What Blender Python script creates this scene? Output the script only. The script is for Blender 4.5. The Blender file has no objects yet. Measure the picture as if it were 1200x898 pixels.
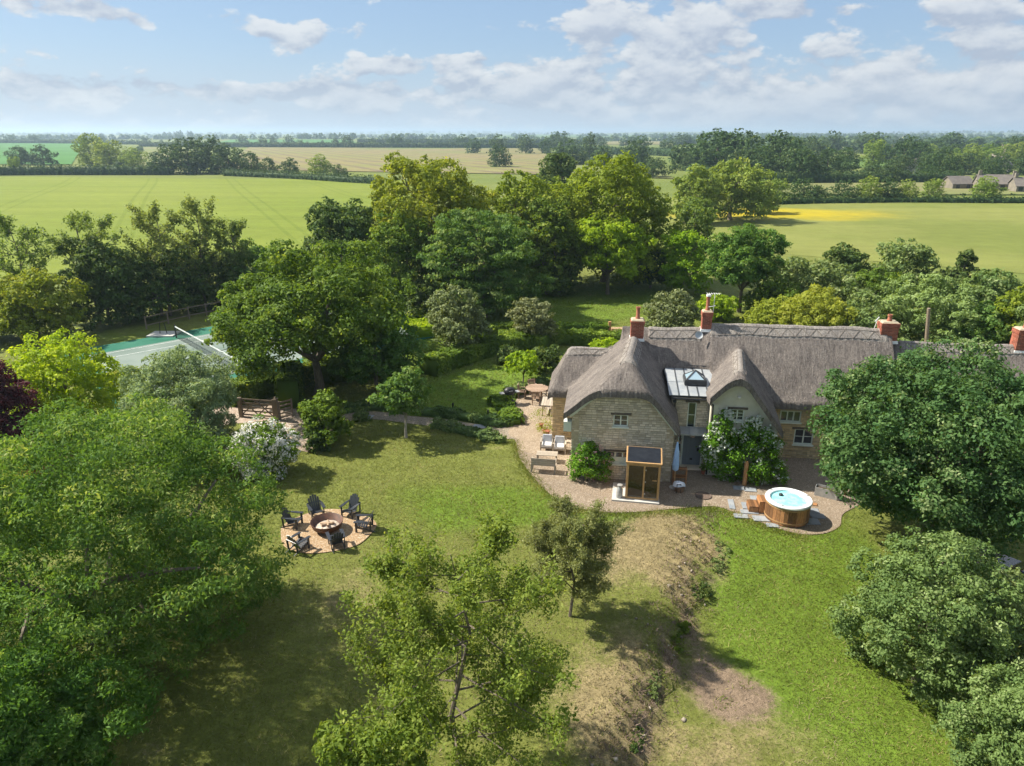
import bpy, math, random
import numpy as np
from mathutils import Vector, Matrix
random.seed(7); RS = np.random.RandomState(11)
sc = bpy.context.scene
COL = sc.collection
R = math.radians

# ------------------------------------------------------------------ camera
CAM_H = 16.0; F = 832.0
PITCH = math.atan((449-157)/F); SP, CP = math.sin(PITCH), math.cos(PITCH)
cam = bpy.data.cameras.new('camera'); co = bpy.data.objects.new('camera', cam); COL.objects.link(co)
co.location = (0, 0, CAM_H); co.rotation_euler = (R(90)-PITCH, 0, 0)
cam.sensor_width = 36; cam.lens = 36*F/1200; cam.clip_end = 30000; cam.clip_start = .1
sc.camera = co

# ------------------------------------------------------------------ light
SUN_EL, SUN_AZ = R(46), R(-74)          # azimuth measured from +Y, negative = towards -X
sd = Vector((math.sin(SUN_AZ)*math.cos(SUN_EL), math.cos(SUN_AZ)*math.cos(SUN_EL), math.sin(SUN_EL)))
sl = bpy.data.lights.new('sun', 'SUN'); so = bpy.data.objects.new('sun', sl); COL.objects.link(so)
sl.energy = 5.0; sl.angle = R(1.0); sl.color = (1, .93, .8)
so.rotation_euler = sd.to_track_quat('Z', 'Y').to_euler()
sc.view_settings.view_transform = 'Standard'; sc.view_settings.look = 'None'
sc.view_settings.exposure = 1.0; sc.view_settings.gamma = 1
cy = sc.cycles
cy.max_bounces = 6; cy.diffuse_bounces = 3; cy.glossy_bounces = 2; cy.transmission_bounces = 4
cy.volume_bounces = 0; cy.transparent_max_bounces = 6; cy.caustics_reflective = False; cy.caustics_refractive = False
cy.use_denoising = True; cy.use_adaptive_sampling = True; cy.adaptive_threshold = .02
sc.render.use_persistent_data = False
HAZE = 0.00021

# ------------------------------------------------------------------ node helpers
class N:
    def __init__(s, tree): s.t = tree; s.n = tree.nodes; s.l = tree.links
    def new(s, typ, **kw):
        n = s.n.new(typ)
        for k, v in kw.items(): setattr(n, k, v)
        return n
    def put(s, sock, v):
        if isinstance(v, bpy.types.NodeSocket): s.l.new(v, sock)
        elif isinstance(v, (tuple, list)) and len(v) == 3 and sock.type == 'RGBA': sock.default_value = (*v, 1)
        else: sock.default_value = v
    def math(s, op, a, b=0, c=None, clamp=False):
        n = s.new('ShaderNodeMath', operation=op, use_clamp=clamp); s.put(n.inputs[0], a); s.put(n.inputs[1], b)
        if c is not None: s.put(n.inputs[2], c)
        return n.outputs[0]
    def vmath(s, op, a, b=(0, 0, 0)):
        n = s.new('ShaderNodeVectorMath', operation=op); s.put(n.inputs[0], a); s.put(n.inputs[1], b)
        return n.outputs['Value'] if op in ('DOT_PRODUCT', 'LENGTH') else n.outputs[0]
    def mix(s, f, a, b, blend='MIX'):
        n = s.new('ShaderNodeMix', data_type='RGBA', blend_type=blend)
        s.put(n.inputs[0], f); s.put(n.inputs[6], a); s.put(n.inputs[7], b); return n.outputs[2]
    def noise(s, vec, scale, detail=3, rough=.55, out=0):
        n = s.new('ShaderNodeTexNoise'); s.put(n.inputs['Vector'], vec) if vec is not None else None
        n.inputs['Scale'].default_value = scale; n.inputs['Detail'].default_value = detail; n.inputs['Roughness'].default_value = rough
        return n.outputs[out]
    def ramp(s, v, lo, hi, a=0., b=1.):
        n = s.new('ShaderNodeMapRange', interpolation_type='SMOOTHSTEP'); s.put(n.inputs[0], v)
        n.inputs[1].default_value = lo; n.inputs[2].default_value = hi; n.inputs[3].default_value = a; n.inputs[4].default_value = b
        return n.outputs[0]
    def attr(s, name, out='Fac'):
        return s.new('ShaderNodeAttribute', attribute_name=name).outputs[out]
    def coord(s, which='Object'): return s.new('ShaderNodeTexCoord').outputs[which]
    def xyz(s, v):
        n = s.new('ShaderNodeSeparateXYZ'); s.put(n.inputs[0], v); return n.outputs
    def comb(s, x, y, z):
        n = s.new('ShaderNodeCombineXYZ'); s.put(n.inputs[0], x); s.put(n.inputs[1], y); s.put(n.inputs[2], z); return n.outputs[0]
    def bump(s, h, strength=.5, dist=.02):
        n = s.new('ShaderNodeBump'); s.put(n.inputs['Height'], h); n.inputs['Strength'].default_value = strength; n.inputs['Distance'].default_value = dist
        return n.outputs[0]

def newmat(name):
    m = bpy.data.materials.new(name); m.use_nodes = True; t = N(m.node_tree)
    b = m.node_tree.nodes['Principled BSDF']; return m, t, b

def simple(name, col, rough=.6, col2=None, scale=6, detail=4, bump=0, bscale=None, metal=0, spec=.4, tint=None, stretch=None, bdist=.01, coat=0):
    """noise-mixed two-tone material; tint = attribute that scales the colour piece by piece"""
    m, t, b = newmat(name)
    v = t.coord('Object')
    if stretch: v = t.vmath('MULTIPLY', v, stretch)
    c = col
    if col2: c = t.mix(t.ramp(t.noise(v, scale, detail), .3, .7), col, col2)
    if tint:
        f = t.math('MULTIPLY_ADD', t.attr('tint'), 2*tint, 1-tint)
        c = t.mix(1., c, t.comb(f, f, f), 'MULTIPLY')
    t.put(b.inputs['Base Color'], c)
    b.inputs['Roughness'].default_value = rough; b.inputs['Metallic'].default_value = metal
    b.inputs['Specular IOR Level'].default_value = spec; b.inputs['Coat Weight'].default_value = coat
    if bump: t.put(b.inputs['Normal'], t.bump(t.noise(v, bscale or scale*4, 4), bump, bdist))
    return m

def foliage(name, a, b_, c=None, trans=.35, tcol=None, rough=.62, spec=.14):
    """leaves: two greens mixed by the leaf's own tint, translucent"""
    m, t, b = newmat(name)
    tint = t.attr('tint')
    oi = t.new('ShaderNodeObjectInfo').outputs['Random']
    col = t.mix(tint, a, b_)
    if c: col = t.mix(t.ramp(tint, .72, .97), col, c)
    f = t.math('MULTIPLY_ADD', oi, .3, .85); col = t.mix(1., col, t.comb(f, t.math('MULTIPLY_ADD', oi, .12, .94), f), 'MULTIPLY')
    t.put(b.inputs['Base Color'], col); b.inputs['Roughness'].default_value = rough; b.inputs['Specular IOR Level'].default_value = spec
    tr = t.new('ShaderNodeBsdfTranslucent'); t.put(tr.inputs[0], t.mix(1., col, tcol or (1.35, 1.25, .55), 'MULTIPLY'))
    mx = t.new('ShaderNodeMixShader'); mx.inputs[0].default_value = trans
    t.l.new(b.outputs[0], mx.inputs[1]); t.l.new(tr.outputs[0], mx.inputs[2])
    t.l.new(mx.outputs[0], t.n['Material Output'].inputs['Surface'])
    return m

# ------------------------------------------------------------------ sky
def ray(px, py):
    u = (px-600)/F; v = (449-py)/F
    return (u, CP+v*SP, v*CP-SP)
w = bpy.data.worlds.new('World'); sc.world = w; w.use_nodes = True
t = N(w.node_tree); bg = t.n['Background']
sky = t.new('ShaderNodeTexSky', sky_type='NISHITA'); sky.sun_disc = False; sky.sun_elevation = SUN_EL
sky.sun_rotation = SUN_AZ; sky.altitude = 60; sky.air_density = 1.0; sky.dust_density = .6; sky.ozone_density = 1.2
d = t.coord('Generated'); X, Y, Z = t.xyz(d)
def cloud_layer(k, zs, off, detail=7, warp=.0):
    p = t.vmath('MULTIPLY', d, (k, k, k*zs)); p = t.vmath('ADD', p, off)
    return t.noise(p, 1., detail, .58)
# placed cumulus: (px, py, half width px, half height px, weight)
BL = [(370, 38, 62, 20, .42), (280, 24, 50, 14, .34), (165, 24, 30, 9, .3), (50, 6, 50, 9, .4), (545, 70, 34, 9, .36), (750, 40, 90, 44, .40), (905, 50, 70, 34, .46), (975, 72, 60, 22, .3),
      (770, 10, 110, 26, .3), (450, 76, 55, 9, .3), (610, 72, 26, 10, .3), (1110, 12, 90, 18, .34), (1150, 62, 70, 24, .34), (110, 103, 70, 12, .34), (660, 100, 120, 20, .28),
      (240, 108, 120, 12, .25), (850, 100, 200, 28, .28), (420, 110, 120, 14, .24), (1060, 95, 150, 26, .28), (590, 30, 30, 7, .12), (995, 14, 30, 6, .2), (650, 30, 26, 7, .2)]
cov = -.30
covs = None
for (bx_, by_, bw, bh, wt) in BL:
    c0 = Vector(ray(bx_, by_)).normalized(); s1 = F/bw; s2 = F/bh
    rt = Vector((c0.y, -c0.x, 0)).normalized(); up = rt.cross(c0)
    a1 = t.vmath('DOT_PRODUCT', d, tuple(rt*s1)); a2 = t.vmath('DOT_PRODUCT', t.vmath('SUBTRACT', d, tuple(c0)), tuple(up*s2))
    r2 = t.math('ADD', t.math('MULTIPLY', a1, a1), t.math('MULTIPLY', a2, a2))
    g = t.math('MULTIPLY', t.math('POWER', 2.718, t.math('MULTIPLY', r2, -1.)), wt)
    g = t.math('MULTIPLY', g, t.math('GREATER_THAN', Y, 0.))
    covs = g if covs is None else t.math('ADD', covs, g)
# a veil of low cloud near the horizon
low = t.ramp(Z, .02, .10, .12, -.03)
covs = t.math('ADD', t.math('MINIMUM', t.math('MULTIPLY', covs, .6), .21), low)
covs = t.math('ADD', covs, t.ramp(Z, .17, .45, 0., .24))  # cloud goes on overhead, out of view, thickened there to add fill light
def dens(dz):
    p0 = t.vmath('ADD', d, (-.003*dz, 0, dz*.011))
    p = t.vmath('ADD', t.vmath('MULTIPLY', p0, (12.5, 12.5, 25)), (3.1, 1.7, .4)); n1 = t.noise(p, 1., 9, .56)
    return n1
n0, n1 = dens(0), dens(1)
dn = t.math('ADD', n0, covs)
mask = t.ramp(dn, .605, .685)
relief = t.math('MULTIPLY_ADD', t.math('SUBTRACT', n0, n1), 5.2, .42, clamp=True)
thick = t.ramp(dn, .68, .86)
cb = t.mix(relief, (3.7, 4.2, 5.1), (6.7, 6.85, 6.95))
cb = t.mix(t.math('MULTIPLY', thick, .45), cb, (4.9, 5.3, 6.0))
veil = t.ramp(Z, .0, .11, .72, .0)
skyc = t.mix(.55, sky.outputs[0], (2.8, 4.25, 6.5))
skyc = t.mix(veil, skyc, (4.4, 5.2, 6.3))
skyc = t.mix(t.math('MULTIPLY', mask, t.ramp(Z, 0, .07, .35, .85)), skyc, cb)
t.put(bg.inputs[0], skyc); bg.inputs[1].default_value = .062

# ------------------------------------------------------------------ geometry helpers
def smooth(a, lo, hi):
    x = np.clip((a-lo)/(hi-lo), 0, 1); return x*x*(3-2*x)
def P(px, py, z=0.):
    a = ray(px, py); q = (z-CAM_H)/a[2]; return Vector((a[0]*q, a[1]*q, z))
BK = [(8.9, 28.2), (8.3, 26.5), (7.6, 24.5), (6.8, 22.6), (5.9, 20.6), (5.0, 18.6), (4.1, 16.8), (3.3, 15.0), (1.6, 11.0)]   # foot of the bank
BKY = np.array([b[1] for b in BK][::-1]); BKX = np.array([b[0] for b in BK][::-1])
HS = [(.0011, .0017, 1.3), (.0023, -.0009, 4.1), (-.0007, .0031, .7), (.0041, .0037, 2.2)]
def gz(x, y):
    x = np.asarray(x, float); y = np.asarray(y, float)
    bx = np.interp(y, BKY, BKX)
    z = -.6*smooth(x-bx, -1.1, .7)*(1-smooth(y, 21.5, 25.9))*smooth(30-(x-bx), 0, 6)
    z = z + .08*np.exp(-((x-bx+1.3)/1.0)**2)*(1-smooth(y, 24.0, 27.0))
    D = np.hypot(x, y)
    h = sum(np.sin(x*a+y*b+c) for a, b, c in HS)/4
    z = z + smooth(D, 700, 2600)*(3+6*h) + smooth(D, 3500, 7500)*(10+13*(h+.5))*(.75+.25*smooth(x, -1500, 3000))
    return z
def gzf(x, y): return float(gz(x, y))
def onground(px, py):
    p = P(px, py)
    for _ in range(3):
        p = P(px, py, gzf(p.x, p.y))
    return p
def ppm(p): # pixels per metre (1200 px wide photo)
    return F/(p.y*CP-(p.z-CAM_H)*SP)

def props(o, label=None, cat=None, group=None, kind=None):
    if label: o['label'] = label
    if cat: o['category'] = cat
    if group: o['group'] = group
    if kind: o['kind'] = kind
    return o
def empty(name, loc, rz=0, label=None, cat=None, group=None):
    o = bpy.data.objects.new(name, None); COL.objects.link(o); o.location = loc; o.rotation_euler = (0, 0, rz); o.empty_display_size = .2
    return props(o, label, cat, group)
def link(name, me, parent=None, **kw):
    o = bpy.data.objects.new(name, me); COL.objects.link(o)
    if parent: o.parent = parent
    return props(o, **kw)
def np_mesh(name, V, Fq, mats, tint=None, smooth_=False, midx=None, extra=None):
    """V n x 3, Fq m x 4 or m x 3"""
    me = bpy.data.meshes.new(name); V = np.ascontiguousarray(V, np.float32); Fq = np.ascontiguousarray(Fq, np.int32)
    k = Fq.shape[1]
    me.vertices.add(len(V)); me.vertices.foreach_set('co', V.ravel())
    me.loops.add(Fq.size); me.loops.foreach_set('vertex_index', Fq.ravel())
    me.polygons.add(len(Fq)); me.polygons.foreach_set('loop_start', np.arange(len(Fq), dtype=np.int32)*k)
    me.polygons.foreach_set('loop_total', np.full(len(Fq), k, np.int32))
    if smooth_: me.polygons.foreach_set('use_smooth', np.ones(len(Fq), bool))
    for m in mats: me.materials.append(m)
    if midx is not None: me.polygons.foreach_set('material_index', np.ascontiguousarray(midx, np.int32))
    me.update(calc_edges=True)
    if tint is not None: me.attributes.new('tint', 'FLOAT', 'POINT').data.foreach_set('value', np.ascontiguousarray(tint, np.float32))
    for kx, vx in (extra or {}).items(): me.attributes.new(kx, 'FLOAT', 'POINT').data.foreach_set('value', np.ascontiguousarray(vx, np.float32))
    return me

class MB:
    """collects simple solids; one mesh object on build"""
    def __init__(s): s.v = []; s.f = []; s.t = []
    def add(s, V, Fs, tint=None):
        o = len(s.v); s.v += [tuple(p) for p in V]; s.f += [tuple(i+o for i in f) for f in Fs]; s.t += [random.random() if tint is None else tint]*len(V); return s
    def box(s, c, size, rot=None, tint=None, taper=1):
        a, b, h = size[0]/2, size[1]/2, size[2]/2; c = Vector(c)
        M_ = rot if isinstance(rot, Matrix) else (Matrix.Rotation(rot, 3, 'Z') if rot else None)
        V = [Vector((x*a*(taper if z > 0 else 1), y*b*(taper if z > 0 else 1), z*h)) for z in (-1, 1) for y in (-1, 1) for x in (-1, 1)]
        if M_: V = [M_@p for p in V]
        return s.add([p+c for p in V], [(0, 2, 3, 1), (4, 5, 7, 6), (0, 1, 5, 4), (2, 6, 7, 3), (0, 4, 6, 2), (1, 3, 7, 5)], tint)
    def span(s, a, b, **k):  # box from corner a to corner b
        a, b = Vector(a), Vector(b); return s.box((a+b)/2, [abs(x) for x in (b-a)], **k)
    def bar(s, a, b, wd, th, upv=(0, 0, 1), tint=None):
        a, b = Vector(a), Vector(b); d_ = (b-a); L_ = d_.length; d_.normalize(); u = Vector(upv)
        r = d_.cross(u); r = r.normalized() if r.length > 1e-4 else Vector((1, 0, 0)); n = r.cross(d_)
        M_ = Matrix((d_, r, n)).transposed(); return s.box((a+b)/2, (L_, wd, th), M_, tint)
    def tube(s, pts, rad, n=8, caps=True, tint=None):
        pts = [Vector(p) for p in pts]; rad = rad if isinstance(rad, (list, tuple)) else [rad]*len(pts); V = []; Fs = []
        prev = None
        for i, p in enumerate(pts):
            d_ = (pts[min(i+1, len(pts)-1)]-pts[max(i-1, 0)]).normalized()
            a = d_.cross(Vector((0, 0, 1)) if abs(d_.z) < .95 else Vector((1, 0, 0))).normalized()
            if prev and a.dot(prev) < 0: a = -a
            prev = a; b = d_.cross(a)
            for k in range(n): q = 2*math.pi*k/n; V.append(p+(a*math.cos(q)+b*math.sin(q))*rad[i])
        for i in range(len(pts)-1):
            for k in range(n): Fs.append((i*n+k, i*n+(k+1) % n, (i+1)*n+(k+1) % n, (i+1)*n+k))
        if caps: Fs += [tuple(range(n))[::-1], tuple((len(pts)-1)*n+k for k in range(n))]
        return s.add(V, Fs, tint)
    def lathe(s, prof, n=24, c=(0, 0, 0), sx=1, sy=1, tint=None, closed=False):
        V = []; Fs = []; c = Vector(c)
        for r_, z in prof:
            for k in range(n): q = 2*math.pi*k/n; V.append(c+Vector((r_*math.cos(q)*sx, r_*math.sin(q)*sy, z)))
        for i in range(len(prof)-1):
            for k in range(n): Fs.append((i*n+k, i*n+(k+1) % n, (i+1)*n+(k+1) % n, (i+1)*n+k))
        if prof[-1][0] > 1e-4 and not closed: Fs.append(tuple((len(prof)-1)*n+k for k in range(n)))
        return s.add(V, Fs, tint)
    def prism(s, poly, h, axis=2, off=0, tint=None):
        """poly = 2D outline; extruded along axis from off to off+h"""
        V = []
        for q in (off, off+h):
            for a, b in poly: V.append({2: (a, b, q), 1: (a, q, b), 0: (q, a, b)}[axis])
        n = len(poly); Fs = [tuple(range(n))[::-1], tuple(range(n, 2*n))]+[(i, (i+1) % n, n+(i+1) % n, n+i) for i in range(n)]
        return s.add(V, Fs, tint)
    def mesh(s, name, mats, sm=False):
        me = bpy.data.meshes.new(name); me.from_pydata(s.v, [], s.f)
        for m in (mats if isinstance(mats, (list, tuple)) else [mats]): me.materials.append(m)
        me.attributes.new('tint', 'FLOAT', 'POINT').data.foreach_set('value', np.array(s.t, np.float32))
        if sm:
            me.polygons.foreach_set('use_smooth', np.ones(len(me.polygons), bool))
            try: me.set_sharp_from_angle(angle=R(40))
            except Exception: pass
        me.update(); return me
    def build(s, name, mats, parent=None, sm=False, **kw): return link(name, s.mesh(name, mats, sm), parent, **kw)

# ------------------------------------------------------------------ materials
def grass_mat(name, lush, mid, dry, soil=(.13, .09, .06), fine=1.):
    m, t, b = newmat(name); v = t.coord('Object')
    big = t.noise(v, .16, 4); med = t.noise(v, .9, 5, .65); fn = t.noise(v, 9*fine, 5, .7); vf = t.noise(v, 45*fine, 3, .7)
    dryf = t.math('ADD', t.attr('dry'), t.math('MULTIPLY_ADD', med, .9, -.45)); dryf = t.math('ADD', dryf, t.math('MULTIPLY_ADD', fn, .8, -.48)); m2 = t.noise(v, 3.2, 5, .7)
    lushf = t.math('ADD', t.attr('lush'), t.math('MULTIPLY_ADD', big, 1.6, -.95))
    c = t.mix(t.ramp(lushf, .1, .8), mid, lush)
    c = t.mix(t.ramp(dryf, .3, .85), c, dry)
    sf = t.math('ADD', t.attr('soil'), t.math('MULTIPLY_ADD', fn, .9, -.45)); sf = t.math('ADD', sf, t.math('MULTIPLY_ADD', med, .5, -.25))
    c = t.mix(t.ramp(sf, .3, .85), c, t.mix(t.ramp(vf, .35, .65), soil, tuple(x*1.9 for x in soil)))
    br = t.math('MULTIPLY_ADD', vf, .9, .55); br = t.math('MULTIPLY', br, t.math('MULTIPLY_ADD', fn, .9, .55)); br = t.math('MULTIPLY', br, t.math('MULTIPLY_ADD', m2, 1.3, .35)); br = t.math('MULTIPLY', br, t.math('MULTIPLY_ADD', med, .8, .6))
    c = t.mix(1., c, t.comb(br, br, br), 'MULTIPLY')
    t.put(b.inputs['Base Color'], c); b.inputs['Roughness'].default_value = .85; b.inputs['Specular IOR Level'].default_value = .15
    t.put(b.inputs['Normal'], t.bump(t.math('ADD', vf, t.math('MULTIPLY', fn, 1.5)), .8, .05))
    return m
def field_mat(name, a, b_, c=None, ang=0, period=0, scale=.01, tram=None, tcol=None, yellow=None):
    m, t, b = newmat(name); v = t.coord('Object'); x, y, z = t.xyz(v)
    col = t.mix(t.ramp(t.noise(v, scale, 6, .6), .35, .65), a, b_)
    f2 = t.math('MULTIPLY_ADD', t.noise(v, .35, 5, .7), .5, .75); f3 = t.math('MULTIPLY_ADD', t.noise(t.vmath('MULTIPLY', v, (.02, .12, 1)), 1, 4, .6), .5, .75)
    f2 = t.math('MULTIPLY', f2, f3)
    if c:
        q = t.math('ADD', t.math('MULTIPLY', x, math.cos(ang)/period), t.math('MULTIPLY', y, math.sin(ang)/period))
        col = t.mix(t.ramp(t.math('ADD', t.math('SINE', t.math('MULTIPLY', q, 6.283)), t.math('MULTIPLY_ADD', t.noise(v, .05, 4), 3., -1.5)), .0, 1.2), col, c)
    if tram:
        q = t.math('ADD', t.math('MULTIPLY', x, math.cos(tram[0])), t.math('MULTIPLY', y, math.sin(tram[0])))
        q = t.math('ADD', q, t.math('MULTIPLY', t.noise(v, .003, 1), 26.))
        q = t.math('PINGPONG', q, tram[1]/2)           # distance from a tramline centre
        q = t.math('ABSOLUTE', t.math('SUBTRACT', q, 1.4))
        col = t.mix(t.ramp(q, .25, .5, .4, 0.), col, tcol or tuple(k*.5 for k in a))
    if yellow:
        yx, yy, rx, ry = yellow
        dx = t.math('DIVIDE', t.math('SUBTRACT', x, yx), rx); dy = t.math('DIVIDE', t.math('SUBTRACT', y, yy), ry)
        r_ = t.math('ADD', t.math('MULTIPLY', dx, dx), t.math('MULTIPLY', dy, dy))
        r_ = t.math('ADD', r_, t.math('MULTIPLY_ADD', t.noise(v, .05, 5, .7), 2.6, -1.3))
        col = t.mix(t.ramp(r_, .0, 1.3, .8, 0.), col, (.40, .31, .01))
    col = t.mix(1., col, t.comb(f2, f2, f2), 'MULTIPLY')
    t.put(b.inputs['Base Color'], col); b.inputs['Roughness'].default_value = .9; b.inputs['Specular IOR Level'].default_value = .1
    t.put(b.inputs['Normal'], t.bump(t.noise(v, 2.5, 4, .7), .5, .3))
    return m
def gravel_mat(name, a, b_, c, scale=28):
    m, t, b = newmat(name); v = t.coord('Object')
    vo = t.new('ShaderNodeTexVoronoi'); t.put(vo.inputs['Vector'], v); vo.inputs['Scale'].default_value = scale
    h = t.xyz(vo.outputs['Color'])[0]
    col = t.mix(h, a, b_); col = t.mix(t.ramp(t.xyz(vo.outputs['Color'])[1], .7, .95), col, c)
    big = t.math('MULTIPLY_ADD', t.noise(v, .8, 5, .6), .6, .7); col = t.mix(1., col, t.comb(big, big, big), 'MULTIPLY')
    t.put(b.inputs['Base Color'], col); b.inputs['Roughness'].default_value = .9
    t.put(b.inputs['Normal'], t.bump(t.math('ADD', vo.outputs['Distance'], t.noise(v, 60, 2)), .9, .03)); return m

def P0(px, py):
    a = ray(px, py); q = -CAM_H/a[2]; return (a[0]*q, a[1]*q)
M = {}
M['lawn'] = grass_mat('lawn_grass', (.125, .195, .022), (.15, .17, .038), (.265, .215, .11), (.155, .115, .08))
M['ground'] = field_mat('pasture_grass', (.12, .155, .035), (.15, .175, .045), scale=.008)
M['wheat'] = field_mat('young_crop', (.145, .188, .026), (.172, .206, .034), tram=(R(24), 26.), scale=.012, tcol=(.10, .14, .015))
M['meadow'] = field_mat('meadow_grass', (.145, .172, .04), (.185, .2, .055), scale=.03, yellow=(P0(925, 251)[0], P0(925, 251)[1], 26, 13))
M['crop_blue'] = field_mat('dark_crop', (.06, .16, .035), (.075, .19, .045))
M['plough'] = field_mat('stubble_field', (.22, .185, .085), (.18, .19, .065), (.16, .13, .08), ang=R(25), period=14)
M['plough2'] = field_mat('pale_field', (.15, .185, .055), (.185, .18, .08))
M['green2'] = field_mat('far_green', (.085, .15, .035), (.11, .17, .04))
M['rape'] = field_mat('yellow_crop', (.62, .52, .08), (.5, .47, .09))
M['orchard'] = grass_mat('orchard_grass', (.14, .20, .02), (.17, .20, .035), (.25, .24, .06))
M['gravel'] = gravel_mat('yard_gravel', (.195, .148, .10), (.32, .245, .175), (.40, .335, .265))
M['patio'] = gravel_mat('patio_gravel', (.26, .195, .13), (.37, .285, .20), (.45, .37, .28), 22)
M['pitgravel'] = gravel_mat('golden_gravel', (.31, .195, .10), (.44, .305, .175), (.5, .4, .28), 22)
M['drive'] = gravel_mat('drive_gravel', (.36, .28, .22), (.46, .38, .31), (.3, .2, .14), 18)
M['path'] = gravel_mat('path_gravel', (.20, .165, .12), (.30, .25, .19), (.38, .33, .26), 20)
M['bark'] = simple('bark', (.12, .095, .07), .9, (.21, .18, .14), 5, bump=.8, bscale=18, bdist=.04, stretch=(3, 3, .7))
M['barkgrey'] = simple('grey_bark', (.22, .20, .17), .9, (.33, .31, .27), 6, bump=.6, bscale=18, bdist=.03)
G = {
 'walnut': foliage('walnut_leaves', (.07, .16, .032), (.17, .285, .055), (.33, .40, .12), .42),
 'cherry': foliage('cherry_leaves', (.13, .20, .03), (.23, .29, .05), (.32, .36, .09), .42),
 'maple': foliage('maple_leaves', (.045, .115, .036), (.115, .20, .058), (.25, .32, .14), .33),
 'haw': foliage('hawthorn_leaves', (.115, .185, .06), (.235, .31, .105), (.36, .42, .2), .36),
 'hedge': foliage('hedge_leaves', (.09, .16, .02), (.19, .28, .035), (.28, .37, .055), .35),
 'olive': foliage('olive_leaves', (.15, .18, .06), (.27, .30, .11), (.38, .40, .2), .38),
 'lime': foliage('lime_leaves', (.09, .155, .024), (.19, .265, .04), (.33, .37, .07), .4),
 'sallow': foliage('sallow_leaves', (.17, .26, .12), (.28, .37, .18), (.42, .50, .28), .32),
 'acer': foliage('acer_leaves', (0.21, 0.341, 0.0156), (0.36, 0.483, 0.026), (0.495, 0.596, 0.039), .45),
 'purple': foliage('copper_leaves', (0.0525, 0.017, 0.0234), (0.112, 0.0355, 0.039), (0.15, 0.071, 0.052), .25, (1.4, .8, .8)),
 'golden': foliage('golden_leaves', (0.18, 0.241, 0.026), (0.315, 0.341, 0.039), (0.45, 0.426, 0.065), .4),
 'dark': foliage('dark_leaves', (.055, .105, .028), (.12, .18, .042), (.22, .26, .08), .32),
 'ash': foliage('ash_leaves', (.13, .19, .05), (.23, .30, .08), (.34, .40, .15), .42),
 'oak': foliage('oak_leaves', (.14, .20, .02), (.26, .325, .032), (.36, .40, .06), .42),
 'beech': foliage('beech_leaves', (.07, .155, .032), (.17, .27, .06), (.3, .38, .13), .38),
 'bright': foliage('bright_leaves', (0.18, 0.298, 0.0156), (0.3, 0.426, 0.026), (0.42, 0.54, 0.039), .45),
 'box': foliage('box_leaves', (.12, .155, .06), (.21, .25, .105), (.32, .35, .19), .25),
 'willow': foliage('willow_leaves', (.24, .29, .035), (.36, .40, .065), (.46, .48, .12), .42),
 'greywillow': foliage('grey_willow_leaves', (0.195, 0.27, 0.091), (0.3, 0.383, 0.143), (0.42, 0.497, 0.234), .33),
 'far': foliage('far_leaves', (.04, .085, .028), (.09, .145, .042), (.16, .21, .07), .28),
 'farbright': foliage('far_bright_leaves', (.14, .22, .035), (.25, .33, .06), (.33, .40, .10), .35),
 'white': foliage('white_blossom', (.62, .62, .58), (.8, .8, .76), None, .3, (1, 1, .95)),
 'pink': foliage('pink_blossom', (.6, .35, .35), (.7, .5, .45), None, .3, (1, 1, .95)),
 'brown': foliage('dry_hedge_leaves', (0.24, 0.142, 0.052), (0.375, 0.241, 0.104), (0.3, 0.312, 0.078), .3),
 'rosemary': foliage('rosemary_leaves', (0.0825, 0.142, 0.0455), (0.165, 0.241, 0.065), (0.255, 0.312, 0.104), .25),
 'grass': foliage('grass_blades', (.12, .155, .03), (.185, .225, .042), (.32, .29, .12), .35),
 'litter': foliage('dead_stems', (.13, .10, .075), (.23, .18, .13), None, .15),
 'straw': foliage('straw_blades', (.20, .16, .09), (.31, .25, .15), None, .2),
 'climber': foliage('climber_leaves', (0.075, 0.185, 0.0156), (0.165, 0.327, 0.026), (0.24, 0.426, 0.039), .35),
}

# ------------------------------------------------------------------ ground
def grid_mesh(name, xs, ys, zf, mats, attrs=None):
    Xg, Yg = np.meshgrid(xs, ys); Zg = zf(Xg, Yg); nx, ny = len(xs), len(ys)
    V = np.stack([Xg, Yg, Zg], -1).reshape(-1, 3)
    i = np.arange(ny-1)[:, None]*nx+np.arange(nx-1)[None]; i = i.ravel()
    ex = {k: f(Xg, Yg).ravel() for k, f in (attrs or {}).items()}
    return np_mesh(name, V, np.stack([i, i+1, i+nx+1, i+nx], 1), mats, smooth_=True, extra=ex)
LX0, LX1, LY0, LY1 = -42., 48., 6., 104.
def gline(lo, hi, inner0, inner1, step, n):
    a = inner0-(np.geomspace(step, inner0-lo+step, n)-step); b = inner1+(np.geomspace(step, hi-inner1+step, n)-step)
    return np.unique(np.concatenate([a, np.arange(inner0, inner1+.1, step), b]))
gx = gline(-8600, 8600, -60, 66, 6, 60); gy = gline(-400, 8600, -2, 118, 6, 60)
def base_z(x, y):
    ins = smooth(x, LX0, LX0+8)*smooth(-x, -LX1, -LX1+8)*smooth(y, LY0, LY0+8)*smooth(-y, -LY1, -LY1+8)
    return gz(x, y)-.03-1.6*ins
link('ground', grid_mesh('ground', gx, gy, base_z, [M['ground']]), kind='structure')

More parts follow.
